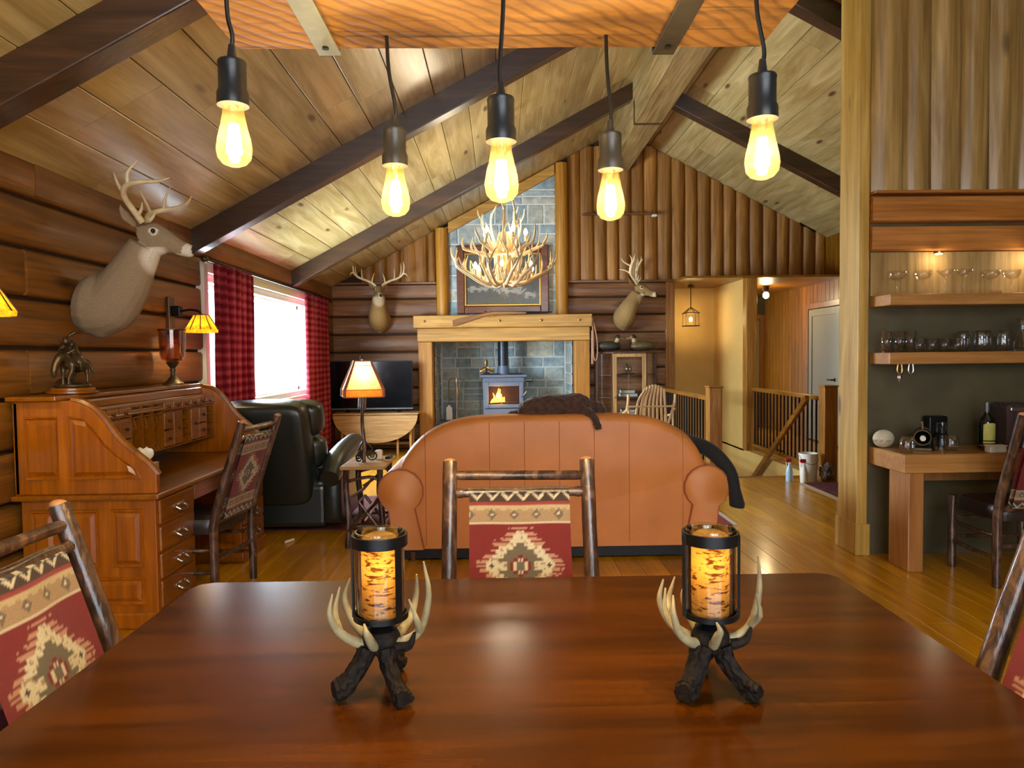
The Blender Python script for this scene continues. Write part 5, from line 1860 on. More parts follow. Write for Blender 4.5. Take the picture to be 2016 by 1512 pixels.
G().tube([(sx1 - 0.08, sy0 - 0.04, 0.76), (sx1 - 0.06, sy0 - 0.075, 0.775), (sx1 - 0.0, sy0 - 0.085, 0.85)], [0.01, 0.012, 0.016], 8, 3).obj('door_handle', M_silver, sv, smooth=True)
G().tube([(sx1 + 0.0, sy0 + 0.1, 1.0), (sx1 + 0.1, sy0 + 0.09, 1.0), (sx1 + 0.11, sy0 + 0.09, 1.05)], 0.01, 8).obj('damper_lever', M_black, sv, smooth=True)
px = 0.05
G().lathe([(0.105, 0), (0.1, 0.02), (0.092, 0.13), (0.092, 0.14)], 24, (px, 11.66, ZS1 + 0.04)).obj('flue_collar', M_stove, sv, smooth=True)
G().lathe([(0.086, 0), (0.086, 0.72)], 24, (px, 11.66, ZS1 + 0.16)).obj('flue_pipe', M_pipe, sv, smooth=True)
point('stove_fire_light', (-0.03, sy0 - 0.10, 0.78), 2.5, (1.0, 0.5, 0.16), 0.05, sv)

fan = thing('stove_fan', 'small brass three-bladed fan standing on the stove top', 'fan', (-0.22, 11.55, ZS1 + 0.04))
G().box(-0.05, 0.05, -0.02, 0.02, 0.0, 0.035).obj('base', M_black, fan, bev=0.006, local=True)
G().tube([(0, 0, 0.03), (0, -0.01, 0.1)], [0.012, 0.01], 8).obj('post', M_black, fan, smooth=True, local=True)
for a in (1.57, 1.57 + 2.1, 1.57 + 4.2):
    bl = G().ell((0.07 * math.cos(a), -0.03, 0.12 + 0.07 * math.sin(a)), (0.062, 0.006, 0.028), (0.3, -a, 0), nu=14, nv=8)
    bl.obj('blade', M_brass, fan, smooth=True, local=True)

tl = thing('fireplace_tools', 'silvery wrought iron fire tool set standing left of the stove', 'fire tools', (-0.70, 11.35, 0.35))
G().lathe([(0.12, 0), (0.12, 0.02), (0.02, 0.035), (0.014, 0.6), (0.02, 0.64), (0.01, 0.72)], 18).obj('stand', M_silver, tl, smooth=True, local=True)
for s in (-1, 1):
    G().tube([(0, 0, 0.69), (s * 0.04, 0, 0.725), (s * 0.1, 0, 0.70), (s * 0.125, 0, 0.65)], 0.008, 8, 3).obj('hook_arm', M_silver, tl, smooth=True, local=True)
G().tube([(-0.12, 0, 0.65), (-0.12, 0, 0.28)], 0.007, 8).obj('shovel_shaft', M_silver, tl, smooth=True, local=True)
G().prism([(-0.17, 0.05), (-0.07, 0.05), (-0.075, 0.25), (-0.12, 0.3), (-0.165, 0.25)], 'y', -0.006, 0.006).obj('shovel_blade', M_silver, tl, local=True)
G().tube([(0.12, 0, 0.65), (0.12, 0, 0.1), (0.15, 0, 0.08)], 0.007, 8).obj('poker', M_silver, tl, smooth=True, local=True)
G().tube([(0.06, 0.03, 0.65), (0.06, 0.03, 0.25)], 0.006, 8).obj('brush_shaft', M_silver, tl, smooth=True, local=True)

# rifle lying on the mantel pegs, hanging leather strap
rf_ = thing('rifle', 'old wooden-stocked hunting rifle lying along the mantel', 'rifle', (0.3, 10.66, 2.035))
st_ = G().loft([[(x, 10.64 + dy, z + dz * h) for dy, dz in ((-0.014, -1), (0.014, -1), (0.014, 1), (-0.014, 1))] for x, z, h in ((-0.7, 1.905, 0.045), (-0.62, 1.925, 0.048), (-0.4, 1.985, 0.035), (-0.22, 2.03, 0.022), (-0.1, 2.052, 0.026), (0.15, 2.052, 0.022), (0.4, 2.05, 0.013))])
st_.v = [(x, y - 0.06, z) for x, y, z in st_.v]
st_.obj('stock', wood('rifle_stock', (112, 70, 36), (164, 112, 62), 'x', 0.35, 0.4), rf_, bev=0.006)
G().tube([(-0.12, 10.58, 2.07), (0.45, 10.58, 2.064), (0.78, 10.58, 2.06)], [0.013, 0.01, 0.009], 10).obj('barrel', M_iron, rf_, smooth=True)
G().tube([(-0.2, 10.58, 2.02), (-0.17, 10.58, 1.99), (-0.11, 10.58, 2.0), (-0.1, 10.58, 2.03)], 0.005, 6, 3).obj('trigger_guard', M_brass, rf_, smooth=True)
G().tube([(-0.19, 10.58, 2.065), (-0.22, 10.58, 2.09)], 0.008, 6).obj('hammer', M_iron, rf_, smooth=True)
sp = thing('leather_strap', 'looped tan leather strap hanging off the mantel end', 'strap', (1.40, 10.68, 1.95))
pts = [(1.395, 10.68, 1.98), (1.40, 10.66, 1.6), (1.40, 10.66, 1.42), (1.43, 10.66, 1.33), (1.46, 10.66, 1.42), (1.455, 10.66, 1.65), (1.41, 10.67, 1.9)]
G().tube(pts, 0.009, 6, 4, flat=2.4).obj('strap', mk_leather('strap_leather', (186, 140, 100)), sp, smooth=True)
G().tube([(1.395, 10.665, 1.78), (1.392, 10.665, 1.28)], 0.022, 8, flat=0.5).obj('sheath', mk_leather('sheath_leather', (140, 92, 58)), sp, smooth=True)

# painting of running hounds
pt_ = thing('framed_painting', 'framed dark painting of pale hounds hung on the chimney stones', 'painting', (0.05, 10.90, 2.58))
fx0, fx1, fz0, fz1 = -0.645, 0.755, 2.06, 3.10
fw = 0.12
for (a, b, c, d) in ((fx0, fx0 + fw, fz0, fz1), (fx1 - fw, fx1, fz0, fz1), (fx0 + fw, fx1 - fw, fz0, fz0 + fw), (fx0 + fw, fx1 - fw, fz1 - fw, fz1)):
    G().box(a, b, 10.86, 10.925, c, d).obj('frame_side', W_frame, pt_, bev=0.014)
fw2 = fw + 0.025
for (a, b, c, d) in ((fx0 + fw, fx0 + fw2, fz0 + fw, fz1 - fw), (fx1 - fw2, fx1 - fw, fz0 + fw, fz1 - fw), (fx0 + fw2, fx1 - fw2, fz0 + fw, fz0 + fw2), (fx0 + fw2, fx1 - fw2, fz1 - fw2, fz1 - fw)):
    G().box(a, b, 10.868, 10.92, c, d).obj('gilt_slip', M_brass, pt_, bev=0.004)
NU, NV = 150, 100
cx0, cx1, cz0, cz1 = fx0 + fw2, fx1 - fw2, fz0 + fw2, fz1 - fw2
gg = G().grid(lambda u, v: (cx0 + (cx1 - cx0) * u - 0.05, -0.012, cz0 + (cz1 - cz0) * v - 2.58), NU, NV)
me = gg.mesh('canvas')
ca = me.color_attributes.new('Col', 'FLOAT_COLOR', 'POINT')
hounds = []


def hound(x, y, s, lean):
    """a few ellipses for one leaping hound"""
    for (dx, dy, rx, ry, an) in ((0, 0, 0.13, 0.045, 0.35), (0.11, 0.055, 0.05, 0.035, 0.6), (-0.09, -0.03, 0.06, 0.055, 0.2), (0.15, -0.06, 0.085, 0.014, -0.7), (0.1, -0.08, 0.08, 0.014, -1.0), (-0.15, -0.09, 0.09, 0.016, 0.8), (-0.12, -0.11, 0.08, 0.014, 0.3), (-0.17, 0.0, 0.07, 0.008, -0.6)):
        hounds.append((x + dx * s, y + dy * s, rx * s, ry * s, an * lean))


hound(0.62, 0.30, 0.95, -1)
hound(0.33, 0.36, 0.6, -1)
hound(0.13, 0.33, 0.55, -1)
hound(0.88, 0.20, 0.55, -1)
for i in range(len(me.vertices)):
    u, v = (i % (NU + 1)) / NU, (i // (NU + 1)) / NV
    w = noise.noise(Vector((u * 6, v * 5, 1.3))) * 0.5 + noise.noise(Vector((u * 20, v * 16, 4.0))) * 0.25
    base = Vector((0.085, 0.082, 0.07)) * (1.0 + 0.6 * w) + Vector((0.05, 0.045, 0.025)) * max(0, v - 0.55)
    if v < 0.3:
        base = base.lerp(Vector((0.14, 0.12, 0.08)), (0.3 - v) * 1.6)
    cc = base
    for (hx, hy, rx, ry, an) in hounds:
        dx, dy = (u - hx), (v - hy) * 0.7
        p_ = dx * math.cos(an) + dy * math.sin(an)
        r_ = -dx * math.sin(an) + dy * math.cos(an)
        e = (p_ / rx) ** 2 + (r_ / ry) ** 2
        if e < 1:
            cc = Vector((0.42, 0.39, 0.31)) * (0.8 + 0.4 * w) if noise.noise(Vector((u * 9, v * 9, 8))) < 0.25 else Vector((0.2, 0.13, 0.07))
    ca.data[i].color = (max(0, cc[0]), max(0, cc[1]), max(0, cc[2]), 1)
link_mesh('canvas', me, M_canvas, pt_)

# ================================================================== antler chandelier
CXX, CYY, CZ0 = 0.055, 7.5, 2.16
cn = thing('antler_chandelier', 'big golden antler chandelier with small glowing bulbs hung before the chimney', 'chandelier', (CXX, CYY, CZ0))
rc_ = random.Random(21)


def antler_arm(a, r0, z0, r1, z1, size, tines, curl=0.25):
    gg = G()

    def p(r, z, da):
        return Vector((r * math.cos(a + da), r * math.sin(a + da), z))
    path = [p(r0, z0, 0), p(r0 + (r1 - r0) * 0.35, z0 - 0.02, curl * 0.3), p(r0 + (r1 - r0) * 0.7, z0 + (z1 - z0) * 0.3, curl * 0.7), p(r1, z0 + (z1 - z0) * 0.7, curl), p(r1 * 0.98, z1, curl * 1.1)]
    gg.tube(path, [size, size * 0.95, size * 0.85, size * 0.6, 0.004], 8, 4)
    P_ = catmull(path, 4)
    for k in range(tines):
        i = int(len(P_) * (0.3 + 0.55 * k / max(1, tines - 1))) if tines > 1 else len(P_) // 2
        b = P_[min(i, len(P_) - 2)]
        out = Vector((b.x, b.y, 0)).normalized()
        sd = Vector((-out.y, out.x, 0)) * (0.5 if k % 2 else -0.5)
        L = 0.12 + rc_.random() * 0.08
        d = (Vector((0, 0, 1)) * 0.9 + out * rc_.uniform(-0.1, 0.4) + sd * rc_.uniform(0.3, 1)).normalized()
        gg.tube([b, b + d * L * 0.5 + out * 0.015, b + d * L], [size * 0.6, size * 0.45, 0.003], 7, 3)
    gg.obj('antler', M_antlerc, cn, smooth=True, local=True)


for k in range(11):
    antler_arm(k * PI / 5.5 + 0.2, 0.03, 0.03, 0.50, 0.20 + 0.09 * rc_.random(), 0.021, 5, rc_.uniform(-0.3, 0.3))
for k in range(6):
    antler_arm(k * PI / 3 + 0.5, 0.05, 0.02, 0.28, 0.32 + 0.05 * rc_.random(), 0.02, 3, rc_.uniform(-0.4, 0.4))
for k in range(6):
    antler_arm(k * PI / 3, 0.03, 0.33, 0.42, 0.40 + 0.05 * rc_.random(), 0.022, 3, rc_.uniform(-0.35, 0.35))
for k in range(6):
    antler_arm(k * PI / 3 + 0.4, 0.03, 0.38, 0.23, 0.72 + 0.1 * rc_.random(), 0.018, 3, rc_.uniform(-0.4, 0.4))
for k in range(5):
    a = k * 2 * PI / 5 + 0.3
    G().tube([(0.06 * math.cos(a), 0.06 * math.sin(a), 0.02), (0.09 * math.cos(a), 0.09 * math.sin(a), 0.3), (0.04 * math.cos(a + 0.4), 0.04 * math.sin(a + 0.4), 0.55)], [0.02, 0.024, 0.012], 8, 4).obj('antler', M_antlerc, cn, smooth=True, local=True)
G().tube([(0, 0, 0), (0, 0, 0.75)], 0.014, 8).obj('core_rod', M_brass, cn, smooth=True, local=True)
for z, r, nb_, off in ((0.155, 0.33, 6, 0.45), (0.52, 0.23, 5, 0.1)):
    for k in range(nb_):
        a = off + k * 2 * PI / nb_
        x, y = r * math.cos(a), r * math.sin(a)
        G().lathe([(0.016, -0.06), (0.012, -0.02), (0.013, 0.0)], 10, (x, y, z)).obj('candle_cup', M_antler, cn, smooth=True, local=True)
        G().lathe([(0.010, 0.0), (0.021, 0.022), (0.022, 0.036), (0.012, 0.062), (0.002, 0.075)], 12, (x, y, z)).obj('bulb', M_candlebulb, cn, smooth=True, local=True)
for z in (0.25, 0.68):
    pt = point('chandelier_light', (0, 0, 0), 15, WARM, 0.2)
    pt.parent = cn
    pt.location = (0, 0, z)
ch_ = G()
z = 0.75
top = ceilz(CXX) - CZ0
k = 0
while z < top - 0.02:
    ring = [(0.012 * math.cos(q * PI / 5) * (1 if k % 2 else 0), 0.012 * math.cos(q * PI / 5) * (0 if k % 2 else 1), z + 0.026 * math.sin(q * PI / 5) + 0.02) for q in range(11)]
    ch_.tube(ring, 0.003, 5)
    z += 0.044
    k += 1
ch_.obj('chain', M_brass, cn, local=True)
G().lathe([(0.06, 0), (0.06, 0.02), (0.02, 0.04)], 16, (0, 0, top - 0.035)).obj('canopy', M_brass, cn, smooth=True, local=True)
# ================================================================== television on a drop-leaf table
dt = thing('drop_leaf_table', 'pale oak drop-leaf table with its round leaf hanging, under the television', 'side table', (-1.80, 10.35, 0))
G().box(-2.42, -1.19, 10.25, 10.62, 0.585, 0.61).obj('top', W_palex, dt, bev=0.006)
leaf = [(-1.805 + 0.61 * math.cos(a), 0.58 - 0.40 * math.sin(a)) for a in [PI * k / 24 for k in range(25)]]
G().prism(leaf, 'y', 10.225, 10.25).obj('leaf', W_palex, dt, bev=0.004)
for x in (-2.3, -1.31):
    for y in (10.30, 10.57):
        G().tube([(x, y, 0), (x, y, 0.585)], [0.018, 0.024], 8).obj('leg', W_pale, dt, smooth=True)
for x in (-2.1, -1.5):
    G().tube([(x, 10.31, 0), (x, 10.31, 0.585)], [0.016, 0.02], 8).obj('gate_leg', W_pale, dt, smooth=True)
G().box(-2.3, -1.31, 10.56, 10.58, 0.12, 0.15).obj('stretcher', W_pale, dt)
tv = thing('television', 'large black flat-screen television switched off in the corner', 'television', (-1.91, 10.5, 0.61))
G().box(-2.52, -1.29, 10.46, 10.50, 0.66, 1.365).obj('casing', M_black, tv, bev=0.006)
G().box(-2.508, -1.302, 10.456, 10.462, 0.68, 1.353).obj('screen', M_screen, tv)
G().box(-2.52, -1.29, 10.45, 10.462, 0.655, 0.672).obj('lower_bezel', M_steel, tv)
for x in (-2.25, -1.5):
    G().prism([(10.40, 0.612), (10.60, 0.612), (10.49, 0.66), (10.47, 0.66)], 'x', x - 0.012, x + 0.012).obj('foot', M_black, tv)

# ================================================================== curio cabinet with duck decoys and books
cu = thing('curio_cabinet', 'small wooden curio cabinet with glass door and angled glass sides', 'cabinet', (1.92, 10.75, 0))
ZC = 1.46
# plan: straight front, canted sides
plan = [(1.47, 10.93), (1.47, 10.80), (1.67, 10.55), (2.17, 10.55), (2.36, 10.80), (2.36, 10.93)]
for z0, z1 in ((0.0, 0.12), (ZC - 0.03, ZC), ):
    G().prism(plan, 'z', z0, z1).obj('top' if z0 else 'base', W_darkz, cu, bev=0.005)
for z in (0.42, 0.77, 1.11):
    ins = [(1.92 + (x - 1.92) * 0.97, 10.93 + (y - 10.93) * 0.95) for x, y in plan]
    G().prism(ins, 'z', z - 0.012, z + 0.012).obj('shelf', W_darkz, cu)
for (x, y) in plan:
    G().box(x - 0.018, x + 0.018, y - 0.018, y + 0.018, 0.12, ZC - 0.03).obj('corner_post', W_darkz, cu, bev=0.003)
G().box(1.47, 2.36, 10.925, 10.94, 0.1, ZC).obj('back_panel', W_logB, cu)
g = G()
for (a, b, c, d) in ((1.67, 1.73, 0.12, ZC - 0.03), (2.11, 2.17, 0.12, ZC - 0.03), (1.73, 2.11, ZC - 0.08, ZC - 0.03), (1.73, 2.11, 0.12, 0.19)):
    g.box(a, b, 10.525, 10.55, c, d)
dd = g.obj('door', W_pale, cu, bev=0.004)
G().box(1.72, 2.12, 10.536, 10.540, 0.18, ZC - 0.07).obj('pane', M_pane, dd)
G().ell((1.70, 10.515, 0.78), (0.012, 0.012, 0.012), nu=8, nv=6).obj('knob', M_brass, dd, smooth=True)
for (p, q) in (((1.47, 10.80), (1.67, 10.55)), ((2.17, 10.55), (2.36, 10.80))):
    G().add([(p[0], p[1], 0.12), (q[0], q[1], 0.12), (q[0], q[1], ZC - 0.03), (p[0], p[1], ZC - 0.03)], [(0, 1, 2, 3)]).obj('side_pane', M_pane, cu)


def make_duck(label, x, y, z, face, c1, c2):
    q = G()
    f = face
    q.ell((0, 0, 0.085), (0.19, 0.09, 0.075), (0, 0.05 * f, 0))
    q.tube([(-f * 0.15, 0, 0.10), (-f * 0.23, 0, 0.125)], [0.045, 0.012], 8)
    q.tube([(f * 0.12, 0, 0.11), (f * 0.135, 0, 0.17), (f * 0.14, 0, 0.205)], [0.05, 0.036, 0.04], 10, 3)
    q.ell((f * 0.145, 0, 0.215), (0.048, 0.038, 0.04))
    q.tube([(f * 0.18, 0, 0.205), (f * 0.245, 0, 0.195)], [0.02, 0.012], 8, flat=1.5)
    me = blob(q, 0.009, 3, 'duck_decoy')
    A_, B_, K_ = lin(c1), lin(c2), lin((40, 34, 30))

    def colr(v):
        if v.x * f > 0.17 and v.z > 0.15:
            return lin((150, 120, 70))
        if v.z > 0.2 and v.x * f > 0.02:
            return K_
        if v.z > 0.145 and v.x * f > 0.07:
            return lin((190, 160, 110))
        return A_ if v.z > 0.06 else B_
    paint(me, colr)
    o = link_mesh('duck_decoy', me, M_duck, None, True, ang=180)
    o.location = (x, y, z)
    return tag(o, label, 'duck decoy', 'duck decoys on the curio cabinet')


make_duck('dark duck decoy facing right on the cabinet end nearest the mantel', 1.64, 10.72, ZC, 1, (62, 58, 44), (40, 36, 28))
make_duck('brown duck decoy facing left on the cabinet end nearest the stairs', 2.16, 10.72, ZC, -1, (98, 80, 44), (70, 56, 34))
# contents
def book(label, x0, x1, z, h, dx, mat):
    b = thing('book', label, 'book', ((x0 + x1) / 2, 10.7, z), group='books lying in the curio cabinet')
    G().box(x0, x1, 10.62, 10.80, z, z + 0.004).box(x0, x1, 10.62, 10.80, z + h - 0.004, z + h).box(x0, x1, 10.795, 10.80, z, z + h).obj('cover', mat, b)
    G().box(x0 + 0.005, x1 - 0.005, 10.622, 10.795, z + 0.004, z + h - 0.004).obj('pages', M_page, b)


z = 0.782
book('thick pale book lying on the middle cabinet shelf, bottom of two', 1.80, 2.06, z, 0.05, 0, M_leafg)
book('pale book lying on top of another on the middle cabinet shelf', 1.81, 2.02, z + 0.052, 0.05, 0, M_leafg)
z = 0.432
book('bottom book of the stack of three on the lowest cabinet shelf', 1.80, 2.04, z, 0.05, 0, M_leafg)
book('middle book of the stack of three on the lowest cabinet shelf', 1.81, 2.03, z + 0.052, 0.06, 0, M_leafg)
book('top book of the stack of three on the lowest cabinet shelf', 1.82, 2.03, z + 0.114, 0.045, 0, M_leafg)
q = G()
q.lathe([(0.10, 0), (0.115, 0.012), (0.03, 0.02), (0.001, 0.022)], 18)
q.ell((-0.02, 0, 0.075), (0.028, 0.025, 0.05)).ell((0.03, 0, 0.07), (0.024, 0.022, 0.045)).ell((-0.02, 0, 0.135), (0.02, 0.02, 0.022)).ell((0.03, 0, 0.12), (0.018, 0.018, 0.02))
o = q.obj('figurine', M_silver, None, smooth=True)
o.location = (1.93, 10.7, 1.122)
tag(o, 'small silvery figurine on a dish on the top cabinet shelf', 'figurine')

# ================================================================== bentwood rocker by the stairs
rk = thing('bentwood_rocker', 'pale bentwood slat-back rocking chair behind the sofa beside the railing', 'rocking chair', (2.02, 8.9, 0))
sl = plain('pale_bent_hickory', (196, 164, 118), 0.45, mottle=0.12)
rx, ry = 1.84, 8.86
for k in range(8):
    u = (k - 3.5) / 3.5
    pts = [(rx + 0.205 * u, ry + 0.20, 0.40), (rx + 0.20 * u, ry - 0.14, 0.42), (rx + 0.185 * u, ry - 0.20, 0.62), (rx + 0.16 * u, ry - 0.24, 0.85), (rx + 0.12 * u + 0.03, ry - 0.26, 1.02 - 0.05 * u * u), (rx + 0.11 * u + 0.03, ry - 0.24, 1.04 - 0.05 * u * u)]
    G().tube(pts, 0.0115, 8, 4, flat=1.5).obj('slat', sl, rk, smooth=True)
for s in (-1, 1):
    G().tube([(rx + s * 0.28, ry + 0.28, 0.08), (rx + s * 0.28, ry + 0.2, 0.4), (rx + s * 0.285, ry - 0.2, 0.80), (rx + s * 0.285, ry - 0.245, 0.93)], [0.016, 0.016, 0.017, 0.018], 8, 3, flat=1.3).obj('post', sl, rk, smooth=True)
    G().tube([(rx + s * 0.28, ry - 0.22, 0.75), (rx + s * 0.32, ry + 0.05, 0.66), (rx + s * 0.3, ry + 0.3, 0.62)], 0.016, 8, 3).obj('arm', sl, rk, smooth=True)
    G().tube([(rx + s * 0.28, ry - 0.5, 0.12), (rx + s * 0.28, ry - 0.2, 0.035), (rx + s * 0.28, ry + 0.2, 0.02), (rx + s * 0.28, ry + 0.5, 0.09)], 0.018, 8, 4).obj('rocker_runner', sl, rk, smooth=True)
    for dy in (-0.2, 0.22):
        G().tube([(rx + s * 0.28, ry + dy, 0.03), (rx + s * 0.27, ry + dy * 0.95, 0.64 if dy > 0 else 0.75)], 0.015, 8).obj('leg', sl, rk, smooth=True)
for (z, dy) in ((0.4, 0.2), (0.42, -0.15), (0.78, -0.23)):
    G().tube([(rx - 0.28, ry + dy, z), (rx + 0.28, ry + dy, z)], 0.013, 8).obj('cross_rail', sl, rk, smooth=True)

# ================================================================== stair railings
def railing(label, x, y0, y1, newel_y, n_):
    t = thing('stair_railing', label, 'railing', (x, y0, 0), group='stair railings')
    G().box(x - 0.035, x + 0.035, y0, y1, 0.87, 0.92).obj('top_rail', W_rail, t, bev=0.008)
    G().box(x - 0.03, x + 0.03, y0, y1, 0.07, 0.11).obj('bottom_rail', W_rail, t, bev=0.006)
    nw = G().box(x - 0.075, x + 0.075, newel_y - 0.075, newel_y + 0.075, 0, 1.03).obj('newel_post', W_newel, t, bev=0.008)
    G().box(x - 0.085, x + 0.085, newel_y - 0.085, newel_y + 0.085, 1.03, 1.05).obj('newel_cap', W_newel, nw, bev=0.008)
    me_ = None
    for k in range(n_):
        y = y0 + 0.1 + (y1 - y0 - 0.15) * k / (n_ - 1)
        if me_ is None:
            o = G().box(-0.009, 0.009, -0.009, 0.009, 0.1, 0.88).obj('baluster', M_iron, t, local=True)
            me_ = o.data
        else:
            o = bpy.data.objects.new('baluster', me_)
            col.objects.link(o)
            o.parent = t
        o.location = (0, y - y0, 0)
    return t


railing('stair railing with dark balusters behind the rocking chair', 2.43, 8.13, 10.9, 8.05, 22)
railing('stair railing with dark balusters in front of the olive door', 3.66, 7.95, 10.2, 7.87, 19)
hr = thing('handrail', 'slanting wooden handrail going down into the stair well', 'handrail', (3.5, 8.2, 0.9))
G().loft([[(3.50 + dx, y + dz * 0.5, z + dz) for dx, dz in ((-0.025, -0.03), (0.025, -0.03), (0.025, 0.03), (-0.025, 0.03))] for y, z in ((8.05, 0.90), (10.2, -0.62))]).obj('rail', W_rail, hr, bev=0.008)
for y, z in ((8.9, 0.25), (9.8, -0.39)):
    G().tube([(3.5, y, z), (3.5, y, z - 0.06), (3.57, y, z - 0.08)], 0.009, 8, 2).obj('bracket', M_black, hr, smooth=True)

# ================================================================== hall lamps
ln = thing('hanging_lantern', 'small brass lantern hanging in the stair well', 'lantern', (3.03, 11.25, 1.85))
G().lathe([(0.05, 0), (0.05, 0.015), (0.015, 0.03)], 14, (0, 0, 0.62)).obj('canopy', M_bronze, ln, smooth=True, local=True)
G().tube([(0, 0, 0.26), (0, 0, 0.63)], 0.007, 6).obj('stem', M_bronze, ln, local=True)
for z in (0.0, 0.20):
    G().box(-0.115, 0.115, -0.115, 0.115, z, z + 0.016).obj('tray', M_bronze, ln, bev=0.004, local=True)
for a in range(4):
    x, y = 0.1 * (1 if a in (0, 3) else -1), 0.1 * (1 if a < 2 else -1)
    G().tube([(x, y, 0.01), (x, y, 0.21)], 0.005, 6).obj('corner_bar', M_bronze, ln, local=True)
    G().tube([(x, y, 0.21), (x * 0.5, y * 0.5, 0.26), (0, 0, 0.3)], 0.006, 6, 3).obj('top_scroll', M_bronze, ln, local=True)
G().lathe([(0.06, 0.016), (0.06, 0.2)], 18, open_=True).obj('glass', M_glass, ln, smooth=True, local=True)
G().ell((0, 0, 0.11), (0.026, 0.026, 0.036)).obj('bulb', M_candlebulb, ln, smooth=True, local=True)
point('lantern_light', (3.03, 11.25, 1.96), 50, WARM2, 0.03, ln)
hl = thing('hall_ceiling_light', 'small glowing globe light at the hall ceiling', 'ceiling light', (4.32, 11.5, 2.45))
G().lathe([(0.05, 0.05), (0.05, -0.02), (0.03, -0.05)], 14).obj('holder', M_bronze, hl, smooth=True, local=True)
G().ell((0, 0, -0.10), (0.05, 0.05, 0.055)).obj('globe', M_candlebulb, hl, smooth=True, local=True)
point('hall_light', (4.32, 11.5, 2.27), 14, WARM2, 0.05, hl)
# small white camera on the gable
sc_ = thing('security_camera', 'tiny white camera fixed high on the gable logs', 'camera', (2.36, 10.86, 3.50))
G().box(2.33, 2.40, 10.80, 10.88, 3.50, 3.53).obj('body', M_white, sc_, bev=0.006)
G().tube([(2.36, 10.88, 3.52), (2.36, 10.95, 3.55)], 0.008, 6).obj('arm', M_white, sc_)

# ================================================================== rugs and things on the floor
rg = thing('hall_rug', 'dark maroon rug with cream fringe in front of the hall newel post', 'rug', (3.9, 7.1, 0))
G().box(3.26, 4.8, 6.2, 7.58, 0.001, 0.012).obj('pile', M_rug, rg)
g = G()
for k in range(80):
    y = 6.2 + 1.38 * (k + 0.5) / 80
    g.tube([(3.262, y, 0.008), (3.235, y + 0.004 * (-1) ** k, 0.004), (3.215, y, 0.004)], 0.004, 4)
fr_ = g.obj('fringe', M_fringe, rg)
fr_['kind'] = 'stuff'
rg2 = thing('sofa_rug', 'rose patterned rug with cream edge under the sofa front', 'rug', (0.4, 6.6, 0))
G().box(-0.75, 1.90, 5.78, 8.2, 0.001, 0.011).obj('pile', M_rug2, rg2)
G().box(1.90, 1.94, 5.78, 8.2, 0.001, 0.012).obj('edge_binding', M_fringe, rg2)
rg3 = thing('recliner_rug', 'maroon rug under the recliner and end table', 'rug', (-1.6, 6.3, 0))
G().box(-2.0, -0.80, 5.83, 7.2, 0.001, 0.011).obj('pile', M_rug, rg3)
tag(G().tube([(-1.66, 5.42, 0.012), (-1.62, 5.50, 0.012)], 0.011, 8).obj('cat_toy', M_white, None, True), 'small white stick-like cat toy on the floor before the recliner', 'toy')

# cleaning things by the newel
def spray(label, x, y, c):
    t = thing('spray_bottle', label, 'spray bottle', (x, y, 0), group='spray bottles by the newel post')
    G().lathe([(0.035, 0), (0.038, 0.01), (0.038, 0.10), (0.03, 0.15), (0.014, 0.185), (0.014, 0.2), (0.001, 0.2)], 18).obj('bottle', c, t, smooth=True, local=True)
    G().loft([[(dx * k, dy * k, z) for dx, dy in ((-0.045, -0.013), (0.02, -0.013), (0.02, 0.013), (-0.045, 0.013))] for z, k in ((0.215, 0.8), (0.235, 1.0), (0.255, 0.85))]).obj('spray_head', plain('red_sprayer_%d' % int(x * 100), (186, 44, 40), 0.4), t, local=True)
    G().lathe([(0.016, 0.195), (0.016, 0.217)], 12).obj('collar', M_white, t, smooth=True, local=True)
    G().tube([(-0.035, 0, 0.22), (-0.03, 0, 0.17)], 0.005, 6).obj('trigger', M_white, t, local=True)


M_bluel = plain('pale_blue_plastic', (160, 190, 214), 0.25)
spray('clear blue spray bottle with red head, left of the white bucket', 3.165, 7.72, M_bluel)
spray('white spray bottle with red head in front of the white bucket', 3.30, 7.66, M_white)
bk = thing('white_bucket', 'plain white bucket standing by the newel post', 'bucket', (3.40, 7.78, 0))
G().lathe([(0.085, 0), (0.10, 0.29), (0.104, 0.29), (0.104, 0.305), (0.095, 0.305), (0.082, 0.012), (0.001, 0.012)], 28).obj('pail', M_white, bk, smooth=True, local=True, ang=35)
G().tube([(-0.1, 0, 0.28), (-0.08, -0.07, 0.22), (0, -0.105, 0.19), (0.08, -0.07, 0.22), (0.1, 0, 0.28)], 0.003, 6, 4).obj('wire_handle', M_steel, bk, local=True)
q = G()
for k in range(9):
    q.ell((RND.uniform(-0.05, 0.05), RND.uniform(-0.04, 0.04), 0.07 + RND.uniform(-0.03, 0.11)), (0.05, 0.045, 0.05), (RND.random() * 3, RND.random() * 3, 0))
me = blob(q, 0.009, 1, 'plastic_bag')
for v in me.vertices:
    v.co += v.normal * (noise.noise(v.co * 40) * 0.014)
    v.co.z = max(v.co.z, 0.0)
o = link_mesh('plastic_bag', me, plain('crumpled_film', (98, 84, 84), 0.15, 0.2, 0.5, mottle=0.6, mscale=40), None, True, ang=20)
o.location = (3.57, 7.68, 0.0)
tag(o, 'crumpled shiny plastic bag leaning on the newel post', 'plastic bag')

